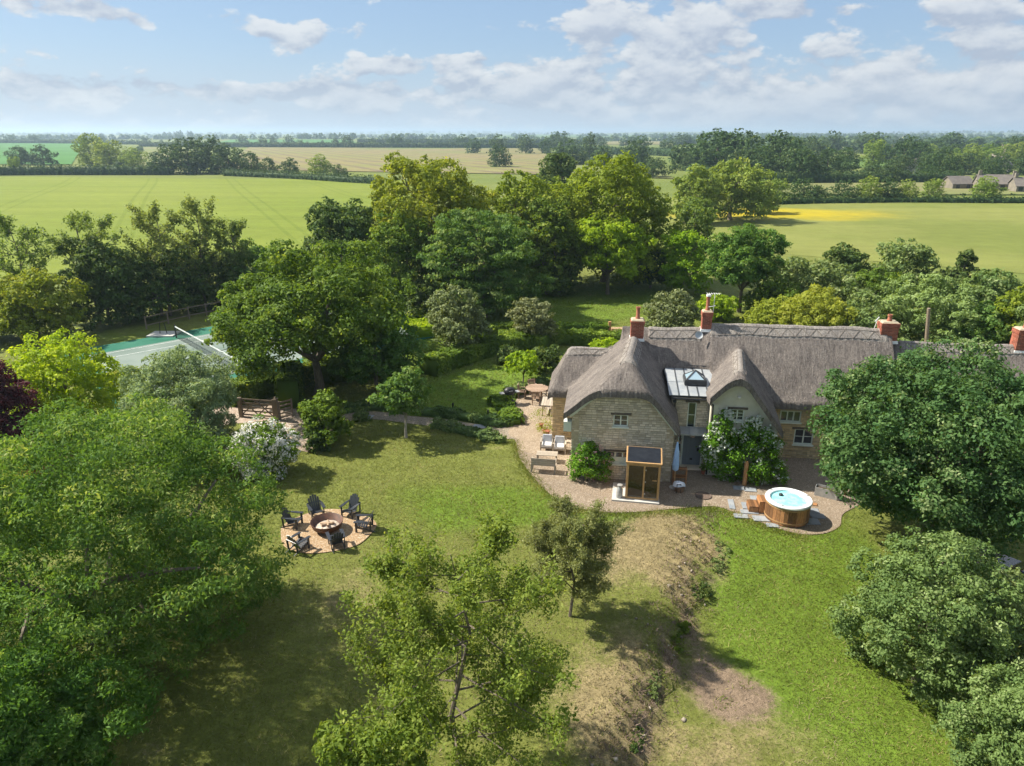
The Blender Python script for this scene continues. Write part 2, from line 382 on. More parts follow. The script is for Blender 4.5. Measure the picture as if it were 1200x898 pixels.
# splats on the lawn: (px, py, radius m x, radius m y, weight)
def splat(lst):
    L_ = [(P(a, b).x, P(a, b).y, rx, ry, wt) for a, b, rx, ry, wt in lst]
    def f(X_, Y_):
        s = np.zeros_like(X_)
        for x, y, rx, ry, wt in L_:
            s = s+wt*np.exp(-(((X_-x)/rx)**2+((Y_-y)/ry)**2))
        return s
    return f
dry0 = splat([(760, 630, 2.1, 2.0, 1.), (720, 665, 1.8, 2.2, .6), (700, 780, 1.4, 3, .28), (690, 860, 1.4, 2, .3), (790, 610, 1.3, .8, .9), (830, 640, 1, 1.3, .55), (725, 850, 1.2, 2, .7), (745, 760, .8, 2, .5), (600, 800, 4, 3, .35), (560, 640, 2.5, 2, .22),
              (420, 720, 3, 4, .35), (400, 690, 2, 3, .3), (620, 700, 2, 2, .3), (880, 830, 2.5, 2, .45), (960, 860, 2, 2, .25), (830, 880, 1.5, 1.5, .45), (640, 560, .5, 1.2, .25), (560, 525, 3.5, .4, .5), (595, 540, 2, .4, .45),
              (450, 560, 5, 2, .1), (800, 690, .8, 2, .6), (845, 665, .6, 2.5, .4), (520, 600, 2, 1, .15), (1000, 730, 1.5, 3, .12), (780, 660, .8, 2, .7)])
lush0 = splat([(600, 590, 4, 2, .9), (540, 610, 3, 2, .5), (920, 680, 2.8, 4, 1.5), (900, 630, 2.5, 2, 1.), (990, 650, 3, 3, .8), (950, 780, 3, 3, .7), (480, 585, 4, 2, .4), (560, 460, 5, 6, .9), (690, 605, 3, .8, .9), (840, 602, 4, .6, .9),
               (640, 490, 3, 2, .3), (520, 390, 12, 14, .8), (650, 350, 20, 12, 1.), (190, 400, 12, 8, .6), (470, 370, 8, 6, 1.), (1000, 450, 10, 20, .3), (300, 560, 4, 3, .5), (1100, 850, 3, 3, .8)])
soil0 = splat([(860, 800, 1.3, 1.3, .95), (840, 780, .9, 1.1, .7), (895, 800, .6, .6, .4), (818, 738, .5, 1.2, .5), (775, 735, .45, 1.4, .35), (750, 830, .5, 1.6, .4), (365, 740, .4, .4, .5), (368, 800, .3, .3, .5), (512, 598, .25, .25, .5), (850, 645, .5, 1.2, .45), (832, 672, .45, 1., .65), (806, 712, .45, 1., .65), (785, 760, .4, 1., .65), (768, 800, .4, .9, .65), (752, 850, .4, .8, .65), (735, 890, .4, .6, .4), (790, 640, .3, .3, .35), (180, 880, 1, .6, .5), (450, 400, 3, 3, .3)])
lx = np.arange(LX0, LX1+.01, .3); ly = np.concatenate([np.arange(LY0, 46, .3), np.arange(46, LY1+.01, .55)])
def lawn_z(x, y):
    n = .015*np.sin(x*1.9+np.sin(y*1.3)*2)+.015*np.sin(y*2.3+x*.7)
    bx = np.interp(y, BKY, BKX); rough = np.exp(-((x-bx+.2)/1.1)**2)*(1-smooth(y, 26.5, 28.4))
    n = n*np.clip(smooth(np.hypot(x-8, y-32), 8, 14)*.6, 0, 1)+rough*(.07*np.sin(x*5.1+y*3.3)+.07*np.sin(y*6.7-x*4.1)+.05*np.sin(x*11+y*9))
    return gz(x, y)+n
link('lawn', grid_mesh('lawn', lx, ly, lawn_z, [M['lawn']], {'dry': dry0, 'lush': lush0, 'soil': soil0}), kind='structure')

def sheet(name, pts, mat, z=.012, world=False, sub=0):
    """flat polygon from photo points lying on the ground"""
    vs = [Vector((p[0], p[1], 0)) if world else P(*p) for p in pts]
    if sub:  # smooth the outline (Catmull-Rom)
        out = []; n = len(vs)
        for i in range(n):
            p0, p1, p2, p3 = vs[i-1], vs[i], vs[(i+1) % n], vs[(i+2) % n]
            for k in range(sub):
                q = k/sub; out.append(.5*((2*p1)+(p2-p0)*q+(2*p0-5*p1+4*p2-p3)*q*q+(3*p1-p0-3*p2+p3)*q**3))
        vs = out
    me = bpy.data.meshes.new(name); me.from_pydata([(v.x, v.y, z) for v in vs], [], [tuple(range(len(vs)))]); me.materials.append(mat)
    me.update(); return link(name, me, kind='structure')
yard_pts = [(640, 452), (612, 463), (604, 472), (606, 486), (604, 496), (594, 503), (593, 512), (604, 517), (608, 535), (622, 556), (640, 576), (664, 592), (700, 600), (740, 601), (790, 597), (835, 594), (860, 601), (900, 616), (935, 626), (965, 626),
            (984, 617), (988, 603), (1010, 590), (1050, 560), (1060, 500), (900, 480), (700, 470)]
sheet('gravel_yard', yard_pts, M['gravel'], .03, sub=4)
sheet('patio', [(640, 456), (614, 466), (606, 478), (609, 487), (606, 497), (597, 504), (597, 511), (607, 516), (610, 528), (640, 536), (672, 548), (676, 500), (668, 470)], M['patio'], .038, sub=4)
sheet('path', [(600, 503), (560, 498), (520, 492), (480, 488), (440, 483), (405, 486), (404, 494), (440, 492), (480, 497), (515, 501), (550, 507), (585, 514), (602, 514)], M['path'], .034, sub=3)
sheet('drive', [(255, 478), (300, 468), (328, 462), (331, 440), (338, 440), (345, 470), (352, 490), (372, 512), (360, 530), (340, 520), (322, 505), (290, 496), (250, 500), (225, 500)], M['drive'], .02, sub=3)
a = P(384, 622); pit_c = Vector((a.x, a.y, 0))
sheet('fire_pit_gravel', [(a.x+2.0*(1+.04*math.sin(5*q))*math.cos(q), a.y+1.78*(1+.04*math.cos(3*q))*math.sin(q)) for q in np.linspace(0, 2*math.pi, 50)[:-1]], M['pitgravel'], .04, world=True)
sheet('trellis_gravel', [(716, 384), (742, 384), (746, 398), (714, 398)], M['pitgravel'], .05)

def field(name, pts, mat, dz=.25, n=26):
    a, b, c, e = [P(*p) for p in pts]    # bottom-left, bottom-right, top-right, top-left in the photo
    u = np.linspace(0, 1, n)
    U, W = np.meshgrid(u, u)
    q = np.array([a, b, c, e])[:, :2]
    XY = q[0]*((1-U)*(1-W))[..., None]+q[1]*(U*(1-W))[..., None]+q[2]*(U*W)[..., None]+q[3]*((1-U)*W)[..., None]
    Zg = gz(XY[..., 0], XY[..., 1])+dz
    V = np.concatenate([XY, Zg[..., None]], -1).reshape(-1, 3); i = (np.arange(n-1)[:, None]*n+np.arange(n-1)[None]).ravel()
    return link(name, np_mesh(name, V, np.stack([i, i+1, i+n+1, i+n], 1), [mat], smooth_=True), kind='structure')
field('crop_field', [(-260, 345), (330, 300), (560, 212), (-420, 204)], M['wheat'], .02)
field('meadow', [(760, 285), (1500, 345), (1400, 229), (790, 233)], M['meadow'], .02)
field('green_field', [(-200, 193), (84, 193), (100, 168), (-100, 167)], M['crop_blue'])
field('grass_strip', [(-200, 203), (240, 203), (190, 195), (-200, 195)], M['plough2'])
field('stubble_field', [(250, 199), (640, 205), (640, 172), (300, 168)], M['plough'])
field('pale_field', [(150, 197), (235, 190), (215, 170), (165, 172)], M['plough2'])
field('far_field', [(420, 175), (700, 174), (690, 166), (440, 166)], M['green2'])
field('bean_field', [(640, 205), (790, 210), (760, 190), (650, 190)], M['plough2'])
field('paddock', [(900, 229), (1210, 229), (1190, 214), (900, 216)], M['plough2'])
field('valley_field', [(975, 197), (1060, 198), (1040, 186), (975, 187)], M['green2'])
field('yellow_field', [(1020, 172), (1048, 173), (1045, 165), (1022, 165)], M['rape'], .4)
field('hill_field', [(1020, 165), (1070, 165), (1060, 162), (1020, 162)], M['rape'], .6)
field('ridge_field', [(560, 163), (760, 163), (740, 160), (600, 160)], M['green2'], .8)
field('slope_field', [(250, 168.5), (420, 168.5), (410, 165.5), (270, 165.5)], M['crop_blue'], .5)
field('east_field', [(840, 175), (960, 175), (950, 170), (850, 170)], M['green2'], .5)
field('stubble_slope', [(700, 170), (820, 170), (815, 166), (720, 166)], M['plough'], .5)
field('pale_slope', [(-40, 168), (140, 168), (150, 165.5), (-20, 165.5)], M['plough2'], .5)
field('north_field', [(1080, 171), (1200, 171), (1210, 167), (1090, 167)], M['green2'], .5)
field('horizon_field', [(80, 164), (230, 164), (220, 161), (100, 161)], M['plough2'], .8)

# ------------------------------------------------------------------ plants
NLEAF = [0]
def unit(n, rs):
    v = rs.normal(size=(n, 3)); return v/np.linalg.norm(v, axis=1, keepdims=True)
def leaf_geo(C, Nn, L_, rs, wid=.55, tilt=.0):
    """rhombic leaves: centres C, normals Nn, length L_ -> verts 4n x 3"""
    n = len(C); NLEAF[0] += n
    Nn = Nn/np.maximum(np.linalg.norm(Nn, axis=1, keepdims=True), 1e-6)
    a = np.cross(Nn, rs.normal(size=(n, 3))); a /= np.maximum(np.linalg.norm(a, axis=1, keepdims=True), 1e-6)
    a[:, 2] -= tilt; a /= np.linalg.norm(a, axis=1, keepdims=True)
    b = np.cross(Nn, a); L_ = (np.broadcast_to(L_, (n,))*rs.uniform(.7, 1.3, n))[:, None]
    h = Nn*L_*.12
    V = np.stack([C-a*L_*.5, C+b*L_*wid*.5+h, C+a*L_*.5, C-b*L_*wid*.5+h], 1)
    return V.reshape(-1, 3)
def leaf_mesh(name, C, Nn, L_, tint, mats, rs, wid=.55, tilt=0., midx=None, extraV=None, extraF=None):
    V = leaf_geo(C, Nn, L_, rs, wid, tilt); n = len(C)
    Fq = np.arange(4*n).reshape(n, 4); tt = np.repeat(tint, 4)
    mi = np.zeros(n, int) if midx is None else midx
    if extraV is not None:
        Fq = np.concatenate([Fq, extraF+len(V)]); V = np.concatenate([V, extraV]); tt = np.concatenate([tt, np.full(len(extraV), .15)])
        mi = np.concatenate([mi, np.full(len(extraF), 0 if len(mats) < 2 else len(mats)-1)])
    return np_mesh(name, V, Fq, mats, tint=tt, midx=mi)
def lobes_for(rad, vr, cz, n, rs, shape='round', lobe=.42):
    """lobe centres/radii inside a crown ellipsoid"""
    k = np.arange(n)+.5; ph = math.pi*(1+5**.5)*k+rs.uniform(0, 6)
    ct = 1-2*k/n; ct = np.clip(ct+rs.uniform(-.15, .15, n), -.92, 1)
    st = np.sqrt(1-ct**2)
    dist = rs.uniform(.42, .86, n)
    if shape == 'cone': prof = np.clip(1.05-.75*(ct+1)/2, .2, 1); st = st*0+1; dist = prof*rs.uniform(.45, .7, n)
    elif shape == 'column': st = st*0+1; dist = rs.uniform(.4, .6, n)
    elif shape == 'dome': ct = np.where(ct < -.45, -.45+.2*rs.rand(n), ct)
    elif shape == 'mound': st = np.where(ct < .1, np.maximum(st, .93), st)
    C = np.stack([np.cos(ph)*st*dist*rad, np.sin(ph)*st*dist*rad, cz+ct*vr*(dist if shape in ('round', 'dome') else (.8 if shape == 'mound' else .72))], 1)
    r = rs.uniform(.62, 1.35, n)*lobe
    if shape == 'cone': r = r*np.clip(1.15-.7*(ct+1)/2, .35, 1)
    Rr = np.stack([r*rad*rs.uniform(.85, 1.2, n), r*rad*rs.uniform(.85, 1.2, n), r*np.sqrt(rad*vr)*rs.uniform(.65, .95, n)], 1)
    if shape != 'cone':
        C = np.concatenate([C, [[0, 0, cz]]]); Rr = np.concatenate([Rr, [[.5*rad, .5*rad, .5*vr]]])
    return C, Rr
def crown(name, C, Rr, nleaf, L_, mats, rs, per=16, clump=.30, gap=0., wid=.55, tilt=.0, upb=.35, rough=.5, flat=.8, core=.10, dens=.62):
    """lobes carry puffs (sprays), puffs carry leaves on their outside"""
    area = (Rr[:, 0]*Rr[:, 2]); m0 = dens*(1-gap)*4/clump**2/1.1; Cs, Ds, Sz = [], [], []
    mean = area.mean()
    for i in range(len(C)):
        m_ = max(3, int(m0)); d_ = unit(m_, rs); f = rs.uniform(.66, 1.06, m_)
        p = C[i]+d_*Rr[i]*f[:, None]; keep = np.ones(m_, bool)
        for j in range(len(C)):
            if j != i: keep &= (((p-C[j])/Rr[j])**2).sum(1) > .5
        if gap: keep &= rs.rand(m_) > gap*(.5+.5*np.sin(i*2.1))
        Cs.append(p[keep]); Ds.append(d_[keep]); Sz.append(np.full(keep.sum(), math.sqrt(Rr[i, 0]*Rr[i, 2])))
    Cs = np.concatenate(Cs); Ds = np.concatenate(Ds); Sz = np.concatenate(Sz); nc = len(Cs)
    if nc < 3: Cs = C.copy(); nc = len(Cs); Ds = unit(nc, rs); Sz = Rr[:, 0].copy()
    pr_ = clump*Sz*rs.uniform(.55, 1.45, nc); tc = rs.rand(nc)
    k = int(nleaf*(1-core)); w_ = pr_**2; idx = rs.choice(nc, k, p=w_/w_.sum())
    d2 = unit(k, rs)+Ds[idx]*.55; d2[:, 2] += .25; d2 /= np.linalg.norm(d2, axis=1, keepdims=True)
    sc3 = np.array([1.15, 1.15, flat]); r_ = np.where(rs.rand(k) < .16, rs.uniform(.9, 1.55, k), rs.uniform(.55, 1.05, k))
    pts = Cs[idx]+d2*sc3*(pr_[idx]*r_)[:, None]
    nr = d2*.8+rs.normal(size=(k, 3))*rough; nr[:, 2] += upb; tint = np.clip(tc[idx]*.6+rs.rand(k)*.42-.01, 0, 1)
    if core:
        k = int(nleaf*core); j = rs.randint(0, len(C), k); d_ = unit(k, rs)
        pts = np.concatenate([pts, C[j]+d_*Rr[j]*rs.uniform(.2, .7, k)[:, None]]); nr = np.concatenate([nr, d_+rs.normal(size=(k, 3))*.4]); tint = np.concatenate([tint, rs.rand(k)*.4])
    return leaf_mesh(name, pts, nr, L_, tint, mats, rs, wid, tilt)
def limbs(mb, base, tips, r0, rs, fork=.35, bend=.12, n=6, twigs=0, tw=None):
    """trunk from base to fork height, then a tapering limb to each tip"""
    base = Vector(base); top = max(q[2] for q in tips); ctr = Vector(np.mean(np.array(tips), 0))
    fk = Vector((base.x+(ctr.x-base.x)*fork*.6, base.y+(ctr.y-base.y)*fork*.6, base.z+(top-base.z)*fork))
    mid = (base+fk)/2+Vector(rs.normal(size=3))*r0*.4
    mb.tube([base-Vector((0, 0, .3)), base+Vector((0, 0, .08)), mid, fk], [r0*1.5, r0*1.15, r0*.9, r0*.75], n+2)
    for q in tips:
        q = Vector(q); L_ = (q-fk).length; k1 = fk+(q-fk)*.35+Vector((0, 0, L_*bend))+Vector(rs.normal(size=3))*L_*.06
        k2 = fk+(q-fk)*.7+Vector((0, 0, L_*bend*.8))+Vector(rs.normal(size=3))*L_*.06
        ra = r0*rs.uniform(.35, .55)
        mb.tube([fk-(q-fk).normalized()*r0*.4, k1, k2, q], [ra, ra*.75, ra*.5, ra*.2], n)
        for _ in range(twigs):
            s_ = k1+(k2-k1)*rs.rand() if rs.rand() < .5 else k2+(q-k2)*rs.rand(); e = s_+Vector(rs.normal(size=3))*(tw or L_*.1)+Vector((0, 0, L_*.04))
            mb.tube([s_, (s_+e)/2+Vector(rs.normal(size=3))*L_*.03, e], [ra*.35, ra*.25, ra*.08], 4, caps=False)
TREE_SEED = [100]
PXS = 1024/1200
def tree(kind, label, cat, x, y, h, rad, leaf='oak', zb=.22, shape='dome', nl=14, lobe=.42, leafpx=3.4, cover=1.9, gap=0, trunk=None, bark='bark', twigs=0, per=16, clump=.30, dens=.62, wid=.55,
         tilt=0, rough=.5, group=None, fork=.3, minleaf=.1, upb=.35, blossom=None, crown_dx=(0, 0), flat=.8, sq=1., names=('trunk', 'crown')):
    TREE_SEED[0] += 1; rs = np.random.RandomState(TREE_SEED[0])
    z = gzf(x, y); e = empty(kind, (x, y, z), 0, label, cat, group); p = Vector((x, y, z+h*.6)); pm = ppm(p)*PXS
    if zb < .1 and shape in ('dome', 'round'): shape = 'mound'; nl = int(nl*1.25)
    vr = h*(1-zb)/2; cz = h*zb+vr
    C, Rr = lobes_for(rad, vr, cz, nl, rs, shape, lobe); C[:, 0] += crown_dx[0]; C[:, 1] += crown_dx[1]; C[:, 1] *= sq
    L_ = max(minleaf, leafpx/pm); ell = 4*math.pi*((rad*rad)**1.6/3+2*(rad*vr)**1.6/3)**(1/1.6)
    nleaf = int(ell*cover/(L_*L_*wid*.5)); nleaf = min(nleaf, 125000)
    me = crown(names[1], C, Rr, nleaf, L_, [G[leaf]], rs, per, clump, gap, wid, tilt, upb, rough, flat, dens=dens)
    mb = MB(); r0 = trunk or h*.028
    idx = rs.permutation(len(C))[:10]
    limbs(mb, (0, 0, 0), [C[i] + np.array([0, 0, Rr[i, 2]*.1]) for i in idx], r0, rs, fork, twigs=twigs)
    mb.build(names[0], M[bark], e, sm=True)
    link(names[1], me, e)
    if blossom:
        nb, sz, mt, zmin = blossom; i = rs.randint(0, len(C), nb*3); d_ = unit(nb*3, rs); p_ = C[i]+d_*Rr[i]*1.06
        k = np.ones(len(p_), bool)
        for j in range(len(C)): k &= (((p_-C[j])/Rr[j])**2).sum(1) > .95
        k &= (d_[:, 2] > zmin) & (d_[:, 1] < .45); p_ = p_[k][:nb]; d_ = d_[k][:nb]; m_ = 8
        q = (p_[:, None]+rs.normal(size=(len(p_), m_, 3))*sz*.8).reshape(-1, 3); nn = (d_[:, None]+rs.normal(size=(len(p_), m_, 3))*.4).reshape(-1, 3)
        link('blossom', leaf_mesh('blossom', q, nn, sz, rs.rand(len(q)), [G[mt]], rs, .9), e)
    return e
def T(kind, label, cat, bx, by, ty, hw, **k):
    """tree from its foot (bx, by), top row and half width in the photo"""
    p = onground(bx, by); pm = ppm(p+Vector((0, 0, 3))); r_ = ray(bx, ty); rad = hw/pm
    yy = p.y+(rad*.2 if hw < 200 else 0); h = CAM_H+r_[2]*yy/r_[1]-p.z
    k.setdefault('minleaf', .1)
    return tree(kind, label, cat, p.x, p.y, max(h, .5), rad, **k)

def airy(kind, label, x, y, h, rad, leaf, n1=9, n2=6, n3=6, per=34, lf=.09, zb=.12, r0=.08, bark='barkgrey', group=None, bare=0, spread=.07, wid=.5, up=.35):
    """open tree: limbs, branches and twigs, with the leaves carried along the twigs"""
    TREE_SEED[0] += 1; rs = np.random.RandomState(TREE_SEED[0]); z = gzf(x, y); e = empty(kind, (x, y, z), 0, label, 'tree', group); mb = MB()
    top = Vector((rs.uniform(-.15, .15)*rad, rs.uniform(-.15, .15)*rad, h*.9)); tr = [Vector((0, 0, -.3)), Vector((0, 0, .05)), Vector((rs.uniform(-.1, .1)*rad, 0, h*.3)), Vector((rs.uniform(-.15, .15)*rad, rs.uniform(-.1, .1)*rad, h*.6)), top]
    mb.tube(tr, [r0*1.4, r0*1.1, r0*.85, r0*.5, r0*.12], 8)
    def along(pl, q): q *= len(pl)-1; i = min(int(q), len(pl)-2); return pl[i].lerp(pl[i+1], q-i)
    def branch(a, d_, L_, r_, n, gn=.18):
        m1 = a+d_*L_*.5+Vector(rs.normal(size=3))*L_*.07; b = a+d_*L_+Vector((0, 0, L_*gn))+Vector(rs.normal(size=3))*L_*.06; pl = [a, m1, b]; mb.tube(pl, [r_, r_*.65, r_*.25], n, caps=False); return pl
    C = []; Nn = []; vr = h*(1-zb)/2; cz = h*zb+vr
    for i in range(n1):
        q = .22+.7*(i+rs.rand())/n1; a = along(tr[1:], q); ph = 2.4*i+rs.uniform(-.4, .4); zt = cz+vr*(-.75+1.6*(i+.5)/n1)+rs.uniform(-.1, .1)*vr
        rr = rad*math.sqrt(max(.05, 1-((zt-cz)/vr)**2))*rs.uniform(.72, 1.); tip = Vector((math.cos(ph)*rr, math.sin(ph)*rr, max(zt, a.z*.6))); d_ = tip-a; L1 = d_.length; l1 = branch(a, d_.normalized(), L1*.92, r0*.42*(1.2-q*.6), 6, .05)
        for j in range(n2):
            qa = .25+.75*(j+rs.rand())/n2; b = along(l1, min(qa, 1)); dd = (d_.normalized()*.6+Vector(rs.normal(size=3))*.6+Vector((0, 0, up))).normalized(); L2 = L1*rs.uniform(.22, .42)
            l2 = branch(b, dd, L2, r0*.16, 5)
            for k in range(n3):
                c = along(l2, min(.2+.85*(k+rs.rand())/n3, 1)); d3 = (dd*.5+Vector(rs.normal(size=3))*.7+Vector((0, 0, .2))).normalized(); L3 = L2*rs.uniform(.25, .5); l3 = branch(c, d3, L3, r0*.06, 3, .05)
                if rs.rand() < bare: continue
                t_ = rs.rand(per)*1.05; a3, b3, c3 = [np.array(v) for v in l3]; pp = a3+(c3-a3)*t_[:, None]+rs.normal(size=(per, 3))*spread; C.append(pp); Nn.append(rs.normal(size=(per, 3))*.7+np.array(d3)*.3+np.array([0, 0, .7]))
    C = np.concatenate(C); Nn = np.concatenate(Nn); mb.build('trunk', M[bark], e, sm=True)
    tint = np.clip(np.repeat(rs.rand(len(C)//per), per)*.55+rs.rand(len(C))*.45, 0, 1)
    link('crown', leaf_mesh('crown', C, Nn, lf, tint, [G[leaf]], rs, wid, .3), e); return e
def TA(kind, label, bx, by, ty, hw, leaf, **k):
    p = onground(bx, by); rad = hw/ppm(p+Vector((0, 0, 3))); r_ = ray(bx, ty); h = CAM_H+r_[2]*p.y/r_[1]-p.z
    return airy(kind, label, p.x, p.y, h, rad, leaf, **k)
# --- foreground
tree('walnut_tree', 'huge spreading tree with drooping leaflets in the near corner beside the fire pit', 'tree', -12.9, 18.7, 7.9, 5.8, leaf='walnut', zb=.05, nl=60, lobe=.24, leafpx=4.9, cover=2.6, per=14, clump=.3, wid=.36, tilt=.5, trunk=.3, rough=.7, minleaf=.13, flat=.55)
tree('walnut_tree', 'low leafy tree below the huge spreading tree, cut by the bottom edge of the view', 'tree', -11.4, 12.6, 5.2, 2.4, leaf='walnut', zb=.1, nl=16, lobe=.34, leafpx=5, cover=2.4, per=14, clump=.3, wid=.36, tilt=.5, trunk=.16, rough=.7, minleaf=.13)
airy('cherry_tree', 'open airy cherry tree with bare grey twigs showing, nearest to the viewer on the lawn', -1.3, 13.9, 8.0, 3.1, 'cherry', n1=26, n2=8, n3=7, per=32, lf=.10, zb=.03, r0=.075, bark='bark', bare=.06, spread=.09, wid=.5)
tree('cherry_tree', 'thick leafy low tree at the foot of the open airy cherry tree', 'tree', -3.0, 11.9, 4.6, 1.5, leaf='cherry', zb=.1, shape='round', nl=12, lobe=.3, leafpx=5.5, cover=1.3, gap=.1, per=16, clump=.3, wid=.5, trunk=.07, bark='barkgrey', twigs=2, rough=.8)
TA('pear_tree', 'small olive-brown tree with a slim trunk standing on the dry lawn by the bank', 668, 722, 586, 58, 'olive', n1=24, n2=10, n3=8, per=30, lf=.075, zb=.16, r0=.055, bark='bark', spread=.06, wid=.45)
T('hawthorn_tree', 'wide leaning hawthorn with pale green leaves beside the big dark maple', 'tree', 1075, 800, 622, 100, leaf='haw', zb=.03, nl=26, lobe=.29, leafpx=3.6, cover=2.2, per=18, clump=.3, trunk=.16, twigs=1, minleaf=.08)
T('hawthorn_tree', 'rusty-tinted hawthorn bush beside the dark parked car', 'tree', 1150, 800, 672, 56, leaf='haw', zb=.1, nl=16, lobe=.32, leafpx=3.6, cover=2.2, trunk=.12, minleaf=.08)
T('bramble_bush', 'dense bright green bush cut by the bottom edge beside the lower lawn', 'bush', 1190, 935, 782, 82, leaf='haw', zb=.02, nl=18, lobe=.34, leafpx=3.6, cover=2.8, trunk=.08, minleaf=.07, names=('stem', 'foliage'))
T('maple_tree', 'large dense dark green maple in front of the thatched house beside the hot tub', 'tree', 1078, 650, 400, 152, leaf='maple', zb=.1, shape='round', nl=60, lobe=.25, leafpx=3.9, cover=3., dens=.9, per=18, clump=.3, trunk=.3, minleaf=.1)
# --- garden
T('apple_tree', 'small rounded tree with a slim pale trunk alone in the middle of the lawn', 'tree', 476, 513, 428, 33, leaf='beech', zb=.25, nl=14, lobe=.36, cover=1.9, trunk=.08, bark='barkgrey', minleaf=.08)
T('lime_tree', 'big broad tree with a dark forked trunk between the tennis court and the round shrub', 'tree', 373, 464, 280, 122, leaf='lime', zb=.13, nl=46, lobe=.24, leafpx=3.8, cover=2., gap=.04, trunk=.32, twigs=3, per=18, clump=.3, fork=.26)
T('holly_tree', 'dark glossy tree close behind the big broad tree beside the curved hedge', 'tree', 445, 462, 352, 52, leaf='beech', zb=.08, nl=18, lobe=.33, cover=2.1, trunk=.15)
T('laurel_bush', 'round dark green shrub beside the grey standing stone', 'shrub', 382, 522, 462, 29, leaf='hedge', zb=.03, nl=12, lobe=.42, cover=2.4, trunk=.05, minleaf=.07, names=('stem', 'foliage'))
T('laurel_bush', 'low dark shrub at the lawn edge in front of the round dark green shrub', 'shrub', 372, 528, 500, 15, leaf='dark', zb=.03, nl=8, lobe=.42, cover=2.2, trunk=.03, minleaf=.07, names=('stem', 'foliage'))
T('flowering_shrub', 'broad shrub covered in small white flowers beside the lawn and the field gate', 'shrub', 313, 556, 497, 36, leaf='hedge', zb=.02, nl=14, lobe=.4, cover=2.3, trunk=.04, minleaf=.07, blossom=(720, .09, 'white', -.7), names=('stem', 'foliage'))
T('sallow_tree', 'bushy grey-green willow shrub in front of the tennis court', 'tree', 220, 528, 410, 72, leaf='sallow', zb=.04, nl=26, lobe=.30, leafpx=3.2, cover=2.2, wid=.35, trunk=.12, per=20, clump=.3)
T('field_maple', 'vivid yellow-green tree between the purple tree and the tennis court', 'tree', 86, 512, 396, 64, leaf='acer', zb=.05, nl=20, lobe=.33, cover=2.1, trunk=.14)
T('copper_beech', 'dark purple-leaved tree at the edge of the view', 'tree', 8, 550, 418, 48, leaf='purple', zb=.05, nl=18, lobe=.33, cover=2.1, trunk=.14)
T('hedge_bush', 'rusty brown bush under the dark purple-leaved tree', 'bush', 20, 580, 530, 40, leaf='brown', zb=.02, nl=12, lobe=.4, cover=2.2, trunk=.05, names=('stem', 'foliage'))
T('hedge_bush', 'pale lime green bush squeezed between the purple tree and the huge spreading tree', 'bush', -14, 610, 548, 46, leaf='golden', zb=.02, nl=12, lobe=.4, cover=2.2, trunk=.05, names=('stem', 'foliage'))
T('hedge_bush', 'green bush filling the gap beneath the grey-green willow shrub', 'bush', 236, 560, 500, 30, leaf='haw', zb=.02, nl=12, lobe=.4, cover=2.2, trunk=.05, names=('stem', 'foliage'))
T('ornamental_pear', 'grey-green clipped round tree standing over the curved hedge, the larger of the two', 'tree', 540, 416, 341, 38, leaf='box', zb=.14, shape='round', nl=22, lobe=.34, leafpx=3., cover=2.3, trunk=.1, clump=.3)
T('ornamental_pear', 'smaller grey-green round tree between the two straight hedges', 'tree', 625, 404, 350, 31, leaf='box', zb=.14, shape='round', nl=20, lobe=.34, leafpx=3., cover=2.3, trunk=.1, clump=.3)
T('bay_tree', 'low clipped dome of dull green leaves behind the roof between two chimneys', 'tree', 786, 392, 345, 30, leaf='box', zb=.02, shape='dome', nl=20, lobe=.38, leafpx=3., cover=2.5, trunk=.08, clump=.3)
T('apple_tree', 'little bright green orchard tree on the oval lawn beside the outdoor table', 'tree', 613, 449, 409, 22, leaf='bright', zb=.25, nl=12, lobe=.36, cover=1.6, trunk=.05, gap=.1, minleaf=.08)
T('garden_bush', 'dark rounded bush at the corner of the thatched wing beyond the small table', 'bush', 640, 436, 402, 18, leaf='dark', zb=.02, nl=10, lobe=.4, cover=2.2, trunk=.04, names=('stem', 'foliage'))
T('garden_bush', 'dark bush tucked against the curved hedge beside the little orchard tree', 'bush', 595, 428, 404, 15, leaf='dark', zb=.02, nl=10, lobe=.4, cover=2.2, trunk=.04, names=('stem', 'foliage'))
T('garden_bush', 'bright lime bush rising behind the ridge of the small thatched wing', 'bush', 712, 418, 397, 18, leaf='acer', zb=.02, nl=10, lobe=.4, cover=2.2, trunk=.04, names=('stem', 'foliage'))
# --- left tree belt beyond the court
T('field_maple', 'rounded golden-green tree at the end of the dark tree belt', 'tree', 48, 398, 314, 50, leaf='golden', zb=.03, nl=22, lobe=.33, cover=2.3, trunk=.15)
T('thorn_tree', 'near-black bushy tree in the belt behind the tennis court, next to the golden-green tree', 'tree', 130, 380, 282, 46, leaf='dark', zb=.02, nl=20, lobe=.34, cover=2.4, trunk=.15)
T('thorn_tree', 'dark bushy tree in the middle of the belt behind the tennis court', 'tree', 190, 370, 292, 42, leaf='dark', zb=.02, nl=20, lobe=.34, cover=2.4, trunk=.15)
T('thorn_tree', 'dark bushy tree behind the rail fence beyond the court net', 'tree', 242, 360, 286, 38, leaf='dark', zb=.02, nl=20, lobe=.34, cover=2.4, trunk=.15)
T('thorn_tree', 'mid-green bushy tree half hidden behind the big broad tree', 'tree', 292, 352, 282, 34, leaf='beech', zb=.02, nl=18, lobe=.34, cover=2.3, trunk=.15)
T('thorn_tree', 'dull green scrub at the far edge behind the rounded golden-green tree', 'tree', -12, 400, 335, 40, leaf='haw', zb=.02, nl=16, lobe=.34, cover=2.2, trunk=.12)
